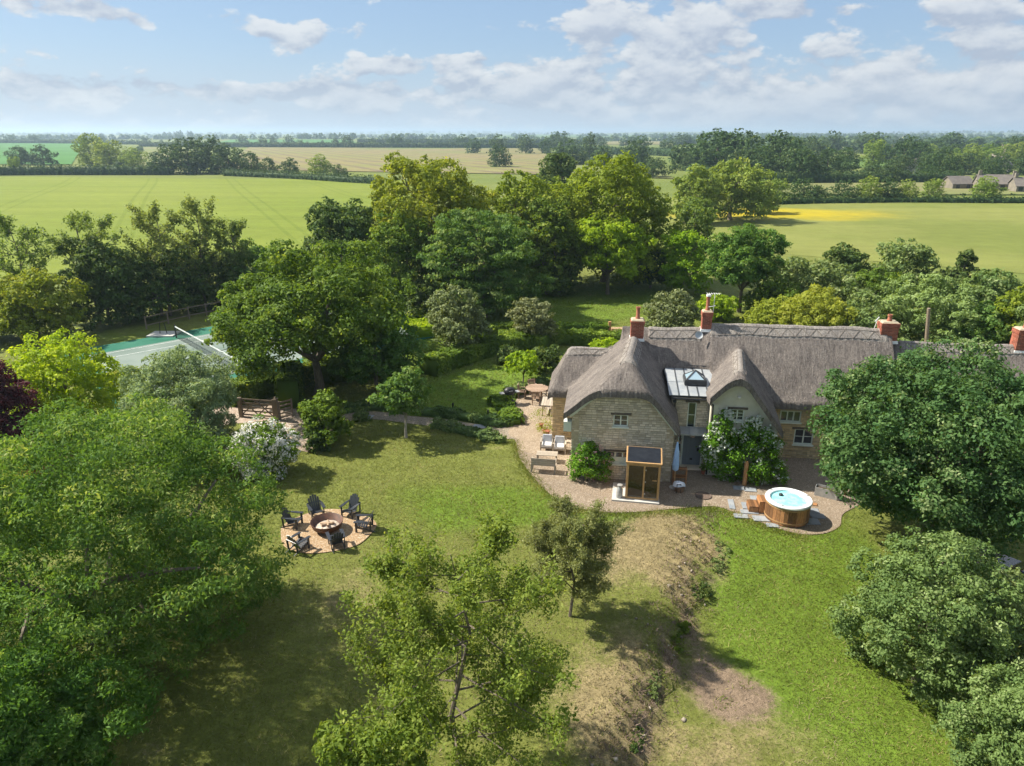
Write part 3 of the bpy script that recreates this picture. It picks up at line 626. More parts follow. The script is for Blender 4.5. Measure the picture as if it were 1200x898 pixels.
for i, (lb, a) in enumerate([('sparse ash tree with thin crown at the outer end of the belt', (35, 378, 250, 44)), ('sparse ivy-clad tree with twisted branches above the dark belt', (118, 378, 244, 40)),
        ('tall thin ash tree standing singly above the dark belt', (200, 370, 232, 33)), ('tallest thin ash tree leaning beside the singly standing ash', (242, 362, 227, 33)), ('short thin ash tree at the inner end of the belt, nearest the big broad tree', (280, 356, 250, 26))]):
    TA('ash_tree', lb, *a, leaf='ash', n1=11, n2=6, n3=5, per=14, lf=.27, zb=.35, r0=.14, bark='bark', spread=.16, wid=.5)
# --- wood in the middle
T('yew_tree', 'dark dense tree in front of the crop field beside the big oak', 'tree', 405, 350, 224, 46, leaf='dark', zb=.03, nl=22, lobe=.33, cover=2.3, trunk=.2)
T('oak_tree', 'tallest spreading oak breaking the horizon with visible branches', 'tree', 505, 350, 160, 80, leaf='oak', zb=.16, nl=34, lobe=.235, cover=1.35, gap=.14, trunk=.5, twigs=4, clump=.3)
T('oak_tree', 'lower yellow-green oak at the crop field side of the tallest oak', 'tree', 452, 340, 218, 30, leaf='oak', zb=.1, nl=16, lobe=.3, cover=1.7, trunk=.2, twigs=2)
T('lime_tree', 'mid-green tree below the tallest oak on its near side', 'tree', 478, 368, 252, 46, leaf='lime', zb=.03, nl=22, lobe=.3, cover=2.1, trunk=.2)
T('cedar_tree', 'broad dark tree with drooping layered boughs behind the two round clipped trees', 'tree', 567, 372, 242, 76, leaf='beech', zb=.03, shape='dome', nl=34, lobe=.26, leafpx=3.6, cover=2.5, trunk=.3, flat=.4, tilt=.7, upb=.6, wid=.4)
T('oak_tree', 'olive-green oak between the tallest oak and the domed oak', 'tree', 608, 335, 196, 50, leaf='oak', zb=.05, nl=26, lobe=.28, cover=1.7, gap=.05, trunk=.3, twigs=2)
T('oak_tree', 'huge domed oak in the middle of the wood', 'tree', 708, 330, 181, 76, leaf='oak', zb=.05, nl=38, lobe=.25, cover=2.1, trunk=.45, twigs=1)
T('oak_tree', 'grey-green oak in front of the huge domed oak', 'tree', 642, 345, 228, 42, leaf='lime', zb=.04, nl=24, lobe=.28, cover=1.9, trunk=.25)
T('sycamore_tree', 'bright yellow-green tree standing on the far lawn with its trunk visible', 'tree', 712, 345, 240, 47, leaf='bright', zb=.12, nl=24, lobe=.29, cover=2.2, trunk=.2)
T('thorn_tree', 'dark scrub tree close behind the bright yellow-green tree', 'tree', 762, 338, 290, 24, leaf='dark', zb=.03, nl=14, lobe=.35, cover=2.1, trunk=.12)
T('birch_tree', 'slender light tree rising between the domed oak and the tall garden tree', 'tree', 812, 330, 228, 24, leaf='ash', zb=.1, shape='column', nl=14, lobe=.5, cover=1.5, trunk=.15, twigs=2)
T('sycamore_tree', 'small bright tree next to the bright yellow-green tree, nearer the meadow', 'tree', 798, 345, 270, 30, leaf='bright', zb=.05, nl=18, lobe=.32, cover=2.1, trunk=.15)
T('ash_tree', 'tall rounded garden tree overlooking the meadow behind the long roof', 'tree', 866, 366, 254, 50, leaf='walnut', zb=.1, nl=26, lobe=.28, cover=2.1, trunk=.2, twigs=1, wid=.4)
T('ash_tree', 'pale ash tree at the corner of the meadow, widest of its clump', 'tree', 855, 258, 186, 42, leaf='farbright', zb=.06, nl=24, lobe=.28, cover=2., trunk=.4, twigs=1)
T('ash_tree', 'pale ash tree on the meadow side of its clump', 'tree', 892, 250, 212, 22, leaf='farbright', zb=.06, nl=16, lobe=.3, cover=2., trunk=.3)
T('ash_tree', 'pale feathery ash tree on the oak side of its clump', 'tree', 812, 262, 192, 32, leaf='farbright', zb=.06, nl=20, lobe=.28, cover=1.7, trunk=.35, twigs=2)
T('pine_tree', 'dark dense tree alone beyond the wood at the stubble field', 'tree', 655, 250, 176, 30, leaf='dark', zb=.04, nl=18, lobe=.33, cover=2.2, trunk=.3)
T('thorn_tree', 'dark ivy-covered trunk tree between the cedar and the bright yellow-green tree', 'tree', 655, 345, 300, 26, leaf='dark', zb=.03, nl=14, lobe=.35, cover=2., trunk=.15)
# --- behind the house, meadow edge
for lb, kd, lf, a, k in [
    ('low pale green shrub at the orchard corner behind the second chimney', 'hazel_bush', 'bright', (838, 374, 346, 24), {}),
    ('dark thorn bush nearest the tall garden tree on the meadow edge', 'thorn_bush', 'haw', (925, 352, 300, 34), {}),
    ('dark round thorn bush topping the meadow edge', 'thorn_bush', 'dark', (985, 350, 286, 30), {}),
    ('olive thorn bush second highest on the meadow edge', 'thorn_bush', 'haw', (1054, 352, 279, 37), {}),
    ('dark pointed thorn bush at the open end of the meadow edge', 'thorn_bush', 'dark', (1120, 362, 284, 28), dict(shape='cone')),
    ('grey-green scrub below the round thorn bushes', 'thorn_bush', 'haw', (965, 368, 306, 42), {}),
    ('mid-green scrub between the olive thorn bush and the grey willow', 'thorn_bush', 'lime', (1020, 372, 318, 38), {}),
    ('dull green scrub between the grey willow and the pointed thorn bush', 'thorn_bush', 'haw', (1150, 385, 318, 36), {}),
    ('pale yellow willow in full leaf behind the middle of the long roof', 'willow_bush', 'willow', (948, 400, 343, 50), dict(wid=.35)),
    ('second pale yellow willow closer to the small garden tree', 'willow_bush', 'willow', (905, 392, 352, 34), dict(wid=.35)),
    ('dull green bush between the yellow willow and the third chimney', 'hazel_bush', 'haw', (1012, 405, 350, 40), {}),
    ('broad grey-green willow rising behind the third chimney', 'willow_bush', 'greywillow', (1078, 410, 322, 62), dict(wid=.35)),
    ('dark hazel bush behind the far chimney', 'hazel_bush', 'beech', (1135, 420, 352, 40), {}),
    ('bright hazel bush at the far end behind the last chimney', 'hazel_bush', 'oak', (1185, 425, 338, 38), {}),
    ('green scrub bush past the last chimney at the edge of the view', 'hazel_bush', 'haw', (1225, 440, 350, 45), {}),
    ('low dark scrub behind the tallest thorn bushes beside the bright small tree', 'hazel_bush', 'lime', (900, 372, 325, 30), {}),
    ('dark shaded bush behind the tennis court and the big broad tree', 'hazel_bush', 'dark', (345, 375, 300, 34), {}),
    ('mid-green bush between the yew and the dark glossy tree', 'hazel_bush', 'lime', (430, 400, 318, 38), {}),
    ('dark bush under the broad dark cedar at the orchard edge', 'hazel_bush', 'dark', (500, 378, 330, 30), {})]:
    T(kd, lb, 'bush', *a, leaf=lf, zb=.02, nl=18, lobe=.33, cover=2.2, trunk=.1, names=('stem', 'foliage'), **k)

# --- hedges: leafy skin over a solid clipped core
def hedge(label, pts, wd, ht, leaf='hedge', kind='hedge', cat='hedge', leafpx=3., world=False, bumpy=.06, cover=2.):
    pts = [Vector((p[0], p[1], 0)) if world else P(*p) for p in pts]; TREE_SEED[0] += 1; rs = np.random.RandomState(TREE_SEED[0])
    L_ = [0]
    for i in range(len(pts)-1): L_.append(L_[-1]+(pts[i+1]-pts[i]).length)
    tot = L_[-1]; A = np.array([(p.x, p.y) for p in pts]); Ls = np.array(L_)
    def at(s_): return np.stack([np.interp(s_, Ls, A[:, 0]), np.interp(s_, Ls, A[:, 1])], -1)
    pm = ppm(pts[len(pts)//2])*PXS; lf = max(.06, leafpx/pm)
    n = int(tot*(wd+2*ht)*cover/(lf*lf*.275)); n = min(n, 40000)
    s_ = rs.uniform(0, tot, n); c = at(s_); tg = at(np.minimum(s_+.2, tot))-at(np.maximum(s_-.2, 0)); tg /= np.linalg.norm(tg, axis=1, keepdims=True); nr = np.stack([-tg[:, 1], tg[:, 0]], -1)
    side = rs.rand(n)*(wd+2*ht); top = side < wd; o = np.where(top, side-wd/2, np.where(side < wd+ht, -wd/2, wd/2)); z = np.where(top, ht, (side-wd) % ht)
    wv = bumpy*np.sin(s_*2.1)+bumpy*np.sin(s_*5.3+1)+rs.normal(size=n)*.035
    o = o+np.where(top, 0, np.sign(o)*wv); z = z+np.where(top, wv, 0)
    gzv = gz(c[:, 0], c[:, 1])
    C = np.concatenate([c+nr*o[:, None], (z+gzv)[:, None]], 1)
    Nn = np.where(top[:, None], np.array([[0, 0, 1.]]), np.concatenate([nr*np.sign(o)[:, None], np.full((n, 1), .25)], 1))+rs.normal(size=(n, 3))*.45
    m_ = max(2, int(tot/.7)); ss = np.linspace(0, tot, m_); cc = at(ss); tt = at(np.minimum(ss+.2, tot))-at(np.maximum(ss-.2, 0)); tt /= np.linalg.norm(tt, axis=1, keepdims=True); nn = np.stack([-tt[:, 1], tt[:, 0]], -1)
    EV = []; k = .92
    for i in range(m_):
        for a, b in ((-1, 0), (1, 0), (1, 1), (-1, 1)): q = cc[i]+nn[i]*a*wd/2*k; EV.append((q[0], q[1], gzf(*cc[i])+b*(ht-.06)))
    EF = []
    for i in range(m_-1):
        for a in range(4): b = (a+1) % 4; EF.append((i*4+a, i*4+b, i*4+4+b, i*4+4+a))
    EF += [(0, 3, 2, 1), (m_*4-4, m_*4-3, m_*4-2, m_*4-1)]
    org = np.array([pts[0].x, pts[0].y, gzf(pts[0].x, pts[0].y)])
    me = leaf_mesh(kind, C-org, Nn, lf, np.clip(rs.rand(n)*.7+.3*np.sin(s_*1.7), 0, 1), [G[leaf]], rs, extraV=np.array(EV)-org, extraF=np.array(EF))
    o = link(kind, me, label=label, cat=cat); o.location = org; return o
hedge('long clipped hedge curving round the oval lawn under the round trees', [(502, 440), (520, 432), (545, 424), (575, 414), (600, 410), (625, 408), (640, 410)], 1.5, 1.15)
hedge('straight clipped hedge ending at the wooden post, front side of the far lawn', [(640, 393), (675, 393), (712, 393)], 1.0, .95)
hedge('straight clipped hedge with a pale top just behind the thatched wing', [(585, 404), (640, 402), (690, 403), (735, 405)], 1.3, 1.0)
hedge('short hedge curving between the two round clipped trees', [(560, 398), (585, 392), (610, 392)], 1.2, .9)
hedge('sunlit hedge curving behind the dark glossy tree', [(468, 378), (480, 382), (492, 388), (500, 396)], 2.0, .9, leaf='acer')
hedge('square-cut dark hedge beside the drive and the tennis court', [(268, 474), (295, 468), (325, 459)], 1.4, 1.35, leaf='lime')
hedge('square-cut hedge under the big broad tree, drive side', [(340, 480), (343, 466), (342, 452)], 1.3, 1.8, leaf='lime')
hedge('low hedge with a sunlit top behind the trunk of the big broad tree', [(345, 452), (390, 446), (440, 440), (470, 436)], 1.0, 1.3, leaf='lime')
hedge('inner hedge behind the trunk of the big broad tree', [(360, 440), (400, 432), (440, 424)], 1.0, 1.2, leaf='hedge')
hedge('small square-cut hedge between the yellow-green tree and the tennis court', [(130, 462), (146, 456), (164, 450)], 1.2, 1.2, leaf='golden')
hedge('rosemary border on the far side of the garden path', [(404, 482), (440, 478), (480, 483), (520, 487), (552, 492), (585, 499), (598, 497)], .8, .35, leaf='rosemary', kind='herb_border', cat='border plants', bumpy=.1)
hedge('rosemary border on the near side of the garden path', [(508, 500), (530, 504), (552, 509), (572, 514), (583, 518), (588, 516)], .7, .35, leaf='rosemary', kind='herb_border', cat='border plants', bumpy=.1)
hedge('bright green border between the oval lawn and the barbecue', [(600, 499), (598, 488), (590, 478), (582, 469)], 1.1, .4, leaf='hedge', kind='herb_border', cat='border plants', bumpy=.1)
hedge('dark low border behind the barbecue and the outdoor table', [(596, 465), (612, 459), (640, 450)], .9, .45, leaf='rosemary', kind='herb_border', cat='border plants', bumpy=.1)
T('lavender_bush', 'dark round cushion plant alone in the garden path', 'plant', 425, 493, 484, 10, leaf='rosemary', zb=.02, nl=6, lobe=.5, cover=2., trunk=.02, minleaf=.06, names=('stem', 'foliage'))

# ------------------------------------------------------------------ far landscape
def far_mesh(seed, shape, rad, n, lf, mat):
    rs = np.random.RandomState(seed); C, Rr = lobes_for(rad, .5, .46, 16, rs, shape, .36)
    return crown('crown', C, Rr, n, lf, [G[mat]], rs, per=9, clump=.3, core=.15, rough=.5)
def far_trunk():
    mb = MB(); mb.tube([(0, 0, -.05), (0, 0, .3), (.02, 0, .6)], [.035, .025, .01], 6); return mb.mesh('trunk', M['bark'])
FT = far_trunk()
FM = {k: [far_mesh(500+i*7+j, sh, rd, nn, lf, mt) for j in range(3)] for i, (k, (sh, rd, nn, lf, mt)) in enumerate({
    'mid': ('mound', .48, 2600, .065, 'far'), 'midb': ('mound', .46, 2600, .065, 'farbright'), 'small': ('mound', .55, 700, .13, 'far'), 'smallb': ('mound', .55, 700, .13, 'farbright'), 'tiny': ('mound', .6, 240, .22, 'far')}.items())}
rf = random.Random(5)
def far_tree(x, y, h, key='mid', wide=1., label='', group='', kind='hedgerow_tree', parts=False):
    me = rf.choice(FM[key]); rz = rf.uniform(0, 6.28); z = gzf(x, y)-.04*h
    if parts:
        e = empty(kind, (x, y, z), rz, label, 'tree', group or None); e.scale = (h*wide, h*wide, h); link('trunk', FT, e); link('crown', me, e); return e
    o = bpy.data.objects.new(kind, me); COL.objects.link(o); o.location = (x, y, z); o.rotation_euler = (0, 0, rz); o.scale = (h*wide, h*wide, h)
    return props(o, label, 'tree', group or None)
def row(a, b, n, h, label, group, key='mid', parts=False, jit=2., wide=1.05, kind='hedgerow_tree', skip=0.):
    a, b = P(*a), P(*b)
    for i in range(n):
        if rf.random() < skip: continue
        q = (i+.5+rf.uniform(-.35, .35))/n; q = min(max(q+.9/n*math.sin(q*n*.9+a.y), 0), 1); p = a.lerp(b, q)
        far_tree(p.x+rf.uniform(-jit, jit), p.y+rf.uniform(-jit, jit), h*rf.choice((.45, .6, .8, 1., 1.1, 1.35)), key, wide*rf.uniform(.85, 1.25), label, group, kind, parts)
def FTp(bx, by, ty, hw, key, label, kind='field_tree'):
    p = P(bx, by); pm = ppm(p); h = (by-ty)/pm*1.15; return far_tree(p.x, p.y, h, key, hw/pm/(.42*h), label, '', kind, True)
# individual trees beyond the crop field
for a in [(25, 194, 173, 13, 'mid', 'smaller round tree standing in the dark crop, the outer of a pair'), (52, 194, 172, 13, 'mid', 'darker round tree of the pair standing in the dark crop'),
          (108, 195, 161, 18, 'midb', 'pale spreading tree on the crop field side of the hedge clump'), (130, 196, 168, 20, 'midb', 'pale tree in the clump joining the field hedge'), (158, 198, 177, 14, 'midb', 'low pale tree ending the clump on the field hedge'),
          (200, 204, 172, 18, 'mid', 'low dark tree at the outer end of the big dark clump'), (222, 204, 165, 22, 'mid', 'tall dark tree on the outer side of the big dark clump'), (248, 203, 164, 22, 'mid', 'tall dark tree in the middle of the big dark clump'), (270, 204, 172, 20, 'mid', 'broad dark tree at the inner end of the big dark clump'),
          (296, 205, 180, 12, 'mid', 'small tree following the big dark clump'), (316, 206, 186, 10, 'mid', 'gappy small tree on the field hedge, second after the big dark clump'), (340, 207, 187, 11, 'mid', 'round small tree on the field hedge, third after the big dark clump'), (376, 208, 185, 12, 'midb', 'lighter small tree on the field hedge near the yew'), (396, 209, 194, 10, 'mid', 'last small tree of the field hedge before the yew'),
          # right: row at the meadow's far edge
          (910, 238, 212, 14, 'midb', 'first tree of the meadow row, beside the pale ash clump'), (940, 236, 211, 17, 'mid', 'dark tree second in the meadow row'), (957, 236, 220, 12, 'mid', 'small bush third in the meadow row'), (987, 236, 213, 13, 'mid', 'round tree fourth in the meadow row'), (1018, 236, 211, 15, 'midb', 'olive tree fifth in the meadow row'),
          (1039, 236, 211, 13, 'mid', 'dark tree sixth in the meadow row'), (1060, 236, 214, 12, 'midb', 'tree seventh in the meadow row'), (1092, 235, 212, 13, 'midb', 'detached yellowish tree in the meadow row'), (1154, 236, 211, 17, 'midb', 'bright tree in front of the stone farmhouse'),
          # right: woodland behind
          (838, 205, 156, 30, 'mid', 'tallest dark tree of the wood behind the pale ash trees'), (866, 206, 158, 26, 'mid', 'second tall dark tree of the wood behind the pale ash trees'), (912, 208, 160, 26, 'mid', 'broad dark tree standing apart in the wood beyond the meadow'), (890, 212, 175, 20, 'mid', 'lower tree before the two tall dark trees'),
          (935, 214, 180, 18, 'mid', 'round tree at the foot of the broad dark tree'), (968, 208, 176, 18, 'mid', 'dark tree beside the small valley field'), (1022, 196, 167, 14, 'midb', 'grey-green tree behind the small valley field'), (1056, 200, 163, 14, 'mid', 'dark tall tree above the small valley field'), (1090, 210, 182, 14, 'mid', 'dark pointed tree beside the stone farmhouse'),
          (1110, 212, 186, 12, 'mid', 'dark conifer close to the farmhouse roof'), (1135, 196, 173, 14, 'midb', 'light round tree near the church tower'), (1075, 196, 168, 14, 'mid', 'tree between the valley field and the light round tree'), (690, 188, 159, 9, 'mid', 'roundish far tree left alone above the domed oak'), (655, 176, 156, 13, 'mid', 'pair-topped far tree over the pine'),
          (740, 200, 178, 16, 'mid', 'dark tree behind the domed oak on its meadow side'), (765, 208, 186, 16, 'mid', 'dark tree next to the pale ash clump'), (585, 196, 172, 12, 'mid', 'hedge tree just past the tallest oak'), (20, 205, 186, 8, 'midb', 'little hedge bush at the outer end of the crop field')]:
    if a[2]-0 > 155: FTp(*a)
def long_hedge(label, pts, wd, ht): hedge(label, pts, wd, ht, leaf='far', leafpx=2.2, bumpy=.5, cover=1.3)
long_hedge('long dark field hedge closing the far end of the bright crop field', [(-60, 206), (60, 205), (120, 205), (200, 205)], 4, 3.0)
long_hedge('continuation of the field hedge from the dark clump towards the yew', [(265, 206), (340, 209), (400, 213), (450, 216)], 3, 1.8)
long_hedge('hedge along the far edge of the meadow below its row of trees', [(880, 240), (960, 238), (1050, 237), (1210, 238)], 2.5, 1.1)
long_hedge('upper hedge between the paddock and the village trees', [(880, 216), (980, 214), (1120, 214)], 4, 2.8)
long_hedge('small hedge running up between the dark crop and the pale field', [(140, 198), (152, 187), (165, 176)], 3, 3)
long_hedge('far hedge along the near side of the stubble field crest', [(165, 172.5), (300, 173), (450, 173.5), (640, 174)], 6, 5)
long_hedge('far hedge below the belt beyond the dark crop', [(-80, 169), (60, 169), (165, 170)], 6, 5)
long_hedge('far hedge between the stubble field and the green slope', [(420, 169), (560, 169.5), (700, 170)], 8, 7)
long_hedge('far hedge dropping behind the pine', [(660, 180), (760, 182), (840, 186)], 5, 5)
GR = 'hedgerow trees in the distance'
LB = 'distant hedgerow tree, small and hazy among its row below the horizon'
row((-40, 190), (260, 186), 10, 7, "small hazy hedgerow tree beyond the pair of round trees in the dark crop", "hazy hedgerow trees beyond the pair of round trees in the dark crop", 'small', skip=.4)
row((-60, 168), (420, 170), 34, 11, "tiny hazy tree in the belt beyond the dark crop and the stubble field", "hazy trees in the belt beyond the dark crop and the stubble field", 'small', jit=14, skip=.1)
row((300, 172), (660, 174), 26, 11, "tiny tree in the broken row at the top of the stubble field", "trees in the broken row at the top of the stubble field", 'small', jit=12, skip=.15)
row((560, 180), (820, 181), 18, 11, "small tree in the row just above the tallest oak and the pine", "trees in the row just above the tallest oak and the pine", 'small', jit=10, skip=.1)
row((640, 192), (840, 200), 18, 9, "small dark tree between the pine and the domed oak's crown", "dark trees between the pine and the domed oak's crown", 'small', jit=8)
GW = 'trees of the wood beyond the meadow'; LW = 'mixed dark tree standing in the wood beyond the meadow'
for (a, b, n, h, k, q) in [((820, 190), (1230, 190), 26, 12, 'mid', 'middle line of the wood'), ((820, 200), (980, 205), 13, 12, 'mid', 'near corner of the wood behind the pale ash trees'), ((1040, 204), (1240, 205), 14, 9, 'mid', 'front of the wood beside the farmhouse'),
        ((840, 180), (1240, 180), 30, 13, 'small', 'hazy back line of the wood'), ((980, 214), (1130, 212), 12, 6, 'mid', 'low front fringe of the wood along the paddock'), ((1060, 192), (1240, 196), 12, 11, 'midb', 'paler trees round the church'), ((840, 212), (960, 213), 10, 9, 'mid', 'front fringe of the wood next to the pale ash trees')]:
    row(a, b, n, h, 'dark leafy tree in the '+q, 'trees in the '+q, k, jit=6, kind='woodland_tree')
row((700, 172), (1240, 172), 34, 13, "tiny hazy tree behind the wood beyond the meadow", "hazy trees behind the wood beyond the meadow", 'small', jit=20)
# woods and hedge lines so far off that they read as one mass
def far_wood(pts, n, h, spread, seed):
    rs = np.random.RandomState(seed); A = np.array([P(*p)[:2] for p in pts]); s_ = rs.rand(n)*(len(A)-1); i = s_.astype(int); f = (s_-i)[:, None]
    c = A[i]*(1-f)+A[np.minimum(i+1, len(A)-1)]*f+rs.normal(size=(n, 2))*spread
    hh = h*rs.uniform(.65, 1.3, n); per = 34
    d_ = unit(n*per, rs); d_[:, 2] = np.abs(d_[:, 2])*.9+.05*0
    ctr = np.repeat(np.concatenate([c, gz(c[:, 0], c[:, 1])[:, None]], 1), per, 0); H_ = np.repeat(hh, per)[:, None]
    Pn = ctr+d_*np.concatenate([H_*.62, H_*.62, H_*.98], 1)*rs.uniform(.75, 1.05, (n*per, 1))
    tint = np.clip(np.repeat(rs.rand(n), per)*.7+rs.rand(n*per)*.3, 0, 1)
    org = np.array([c[0, 0], c[0, 1], 0]); o = link('distant_wood', leaf_mesh('distant_wood', Pn-org, d_+rs.normal(size=d_.shape)*.4, np.repeat(hh, per)*.42, tint, [G['far']], rs, .9), kind='stuff', label='distant tree belts merging into the haze near the horizon', cat='woodland'); o.location = org
for k, (pts, n, h, sp) in enumerate([([(-40, 164.5), (300, 165), (640, 165)], 150, 12, 20), ([(620, 166), (900, 166), (1240, 166)], 190, 12, 30), ([(-60, 162), (600, 162), (1260, 162)], 320, 13, 50), ([(-60, 160), (1260, 160)], 420, 15, 120), ([(-80, 158.8), (1280, 158.8)], 600, 20, 260),
      ([(860, 176), (1240, 177)], 90, 11, 14), ([(760, 163.5), (1240, 163.5)], 200, 13, 40), ([(800, 169), (1240, 168.5)], 140, 12, 30)]):
    far_wood(pts, n, h, sp, 900+k)
row((190, 163.2), (228, 163.2), 12, 20, 'tall narrow tree in the short dark row on the horizon', 'narrow trees on the horizon', 'tiny', jit=3, wide=.5, kind='poplar_tree')

# village: farmhouse, barns, church
M['farstone'] = simple('far_stone', (.24, .21, .165), .9, (.18, .16, .13), .8)
M['faroof'] = simple('far_slate', (.13, .115, .105), .8, (.17, .15, .13), 1.)
M['farglass'] = simple('far_glass', (.03, .035, .04), .2)
M['farwhite'] = simple('far_white', (.45, .44, .41), .7)
def cottage(label, bx, by, wpx, wall_h, roof_h, depth, rz=0., wins=3, chim=1, roofm='faroof', wallm='farstone'):
    p = P(bx, by); e = empty('stone_house', (p.x, p.y, gzf(p.x, p.y)-.2), rz, label, 'house'); w_ = wpx/ppm(p)
    MB().prism([(-w_/2, 0), (w_/2, 0), (w_/2, wall_h), (-w_/2, wall_h)], depth, 1, 0).build('wall', M[wallm], e)
    MB().prism([(0, wall_h), (depth, wall_h), (depth/2, wall_h+roof_h-.3)], w_, 0, -w_/2).build('gable', M[wallm], e)
    for s_ in (0, 1):
        y0 = -.3 if s_ == 0 else depth+.3
        mb = MB(); mb.add([(-w_/2-.3, y0, wall_h-.2), (w_/2+.3, y0, wall_h-.2), (w_/2+.3, depth/2, wall_h+roof_h), (-w_/2-.3, depth/2, wall_h+roof_h), (-w_/2-.3, y0, wall_h), (w_/2+.3, y0, wall_h), (w_/2+.3, depth/2, wall_h+roof_h+.2), (-w_/2-.3, depth/2, wall_h+roof_h+.2)],
                         [(0, 1, 2, 3), (4, 5, 6, 7), (0, 1, 5, 4), (2, 3, 7, 6), (0, 3, 7, 4), (1, 2, 6, 5)]); mb.build('roof', M[roofm], e)
    for i in range(wins):
        x = -w_/2+w_*(i+.5)/wins; MB().box((x, -.02, wall_h*.6), (1.1, .1, 1.1)).build('window', M['farglass'], e)
    for i in range(chim):
        x = (-w_/2+.6) if i == 0 else w_/2-.6; MB().box((x, depth/2, wall_h+roof_h+.5), (.8, .8, 1.6)).build('chimney', M['farstone'], e)
    return e
cottage('long grey stone farmhouse with a slate roof half behind the bright meadow tree', 1168, 224, 40, 2.2, 2.4, 6, R(-18), 4, 2)
cottage('low brown-roofed barn adjoining the farmhouse on the wood side', 1128, 222, 26, 1.8, 2.0, 6, R(6), 2, 0)
cottage('dark-roofed shed past the farmhouse at the edge of the view', 1200, 226, 18, 2.0, 2.2, 6, R(-10), 2, 1)
cottage('cream cottage gable among the village trees below the church', 1183, 202, 10, 3.2, 2.6, 5, R(40), 2, 1, wallm='farwhite')
cottage('pale house half hidden in the wood beside the dark conifer', 1078, 205, 7, 3, 2.4, 5, R(60), 1, 1, wallm='farwhite')
pt = P(1175, 192); e = empty('church', (pt.x, pt.y, gzf(pt.x, pt.y)), R(15), 'grey stone church with a square battlemented tower among far trees', 'church'); e.scale = (.72, .72, .86)
MB().box((0, 0, 5.2), (4.4, 4.4, 10.6)).build('tower', M['farstone'], e)
mb = MB()
for sx in (-1, 1):
    for sy in (-1, 1): mb.box((sx*1.9, sy*1.9, 11.2), (.8, .8, 1.5))
for q in (-.7, .7):
    for s_ in (-1, 1): mb.box((q, s_*2.0, 10.9), (.7, .4, .8)); mb.box((s_*2.0, q, 10.9), (.4, .7, .8))
mb.build('battlement', M['farstone'], e)
MB().box((0, -2.25, 8.2), (1.0, .1, 1.8)).build('louvre', M['farglass'], e)
mb = MB(); mb.prism([(-2.8, 0), (2.8, 0), (2.8, 4.2), (0, 6.6), (-2.8, 4.2)], 11, 1, 2.2); mb.build('nave', M['farstone'], e)

# ------------------------------------------------------------------ thatched house
def thatch_mat(name, a, b_, c):
    m, t, b = newmat(name); v = t.comb(t.math('MULTIPLY', t.attr('across'), 30.), t.math('MULTIPLY', t.attr('down'), 3.5), 0.)
    v2 = t.comb(t.math('MULTIPLY', t.attr('across'), 7.), t.math('MULTIPLY', t.attr('down'), .8), 3.)
    ob = t.coord('Object'); st = t.noise(v, 1., 5, .7); s2 = t.noise(v2, 1., 4, .65); big = t.noise(ob, 1.1, 5, .65); sp = t.noise(ob, 11, 5, .8)
    col = t.mix(t.ramp(big, .32, .68), a, b_); col = t.mix(t.ramp(s2, .4, .7, 0, .55), col, c)
    k = t.math('MULTIPLY', t.math('MULTIPLY_ADD', st, 1.7, .17), t.math('MULTIPLY_ADD', sp, 2.1, .0)); col = t.mix(1., col, t.comb(k, k, k), 'MULTIPLY')
    t.put(b.inputs['Base Color'], col); b.inputs['Roughness'].default_value = .9; b.inputs['Specular IOR Level'].default_value = .15
    h = t.math('ADD', t.math('ADD', st, t.math('MULTIPLY', s2, .8)), sp)
    t.put(b.inputs['Normal'], t.bump(h, 1., .06)); return m
M['thatch'] = thatch_mat('weathered_thatch', (.122, .107, .10), (.19, .166, .15), (.26, .23, .205))
M['ridge'] = thatch_mat('ridge_thatch', (.21, .19, .178), (.285, .26, .235), (.33, .30, .27))
M['postwood'] = simple('weathered_post', (.15, .125, .105), .85, (.20, .17, .14), 9, stretch=(4, 4, 1), tint=.15)
M['stone'] = simple('limestone', (.49, .425, .315), .9, (.64, .58, .47), 1.3, tint=.26, bump=.5, bscale=22, bdist=.015)
M['goldstone'] = simple('golden_limestone', (.44, .32, .17), .9, (.54, .43, .26), 2, tint=.3, bump=.5, bscale=22, bdist=.015)
M['mortar'] = simple('mortar', (.45, .385, .27), .95, (.37, .31, .22), 8)
M['render'] = simple('cream_render', (.52, .50, .40), .85, (.60, .58, .49), 2.5, bump=.2, bscale=30)
M['brick'] = simple('red_brick', (.30, .085, .05), .85, (.38, .14, .09), 5, tint=.3, bump=.4)
M['pot'] = simple('terracotta_pot', (.36, .13, .075), .75, (.28, .10, .06), 8)
M['lead'] = simple('lead_sheet', (.30, .33, .36), .45, (.40, .42, .43), 2.2, bump=.1, tint=.15, metal=.25)
M['leaddark'] = simple('dark_flashing', (.045, .05, .055), .6)
M['frame'] = simple('pale_green_timber', (.58, .64, .57), .5, (.64, .68, .61), 5)
M['dark'] = simple('dark_oak', (.07, .06, .05), .7, (.11, .09, .07), 10)
M['glass'] = simple('window_glass', (.025, .035, .045), .06, spec=.9, coat=.5)
M['door'] = simple('slate_blue_paint', (.16, .19, .215), .45)
M['black'] = simple('black_metal', (.02, .02, .022), .45)
M['whitemetal'] = simple('white_painted_metal', (.75, .75, .73), .4)
GU, GW_, GA = 2.87, 31.55, R(-7)
HS_ = empty('thatched_house', (GU, GW_, 0), GA, 'long thatched stone cottage with red brick chimneys and a gabled wing', 'house')
def HL(u, w, z=0.): return Vector((GU+u*math.cos(GA)-w*math.sin(GA), GW_+u*math.sin(GA)+w*math.cos(GA), z))

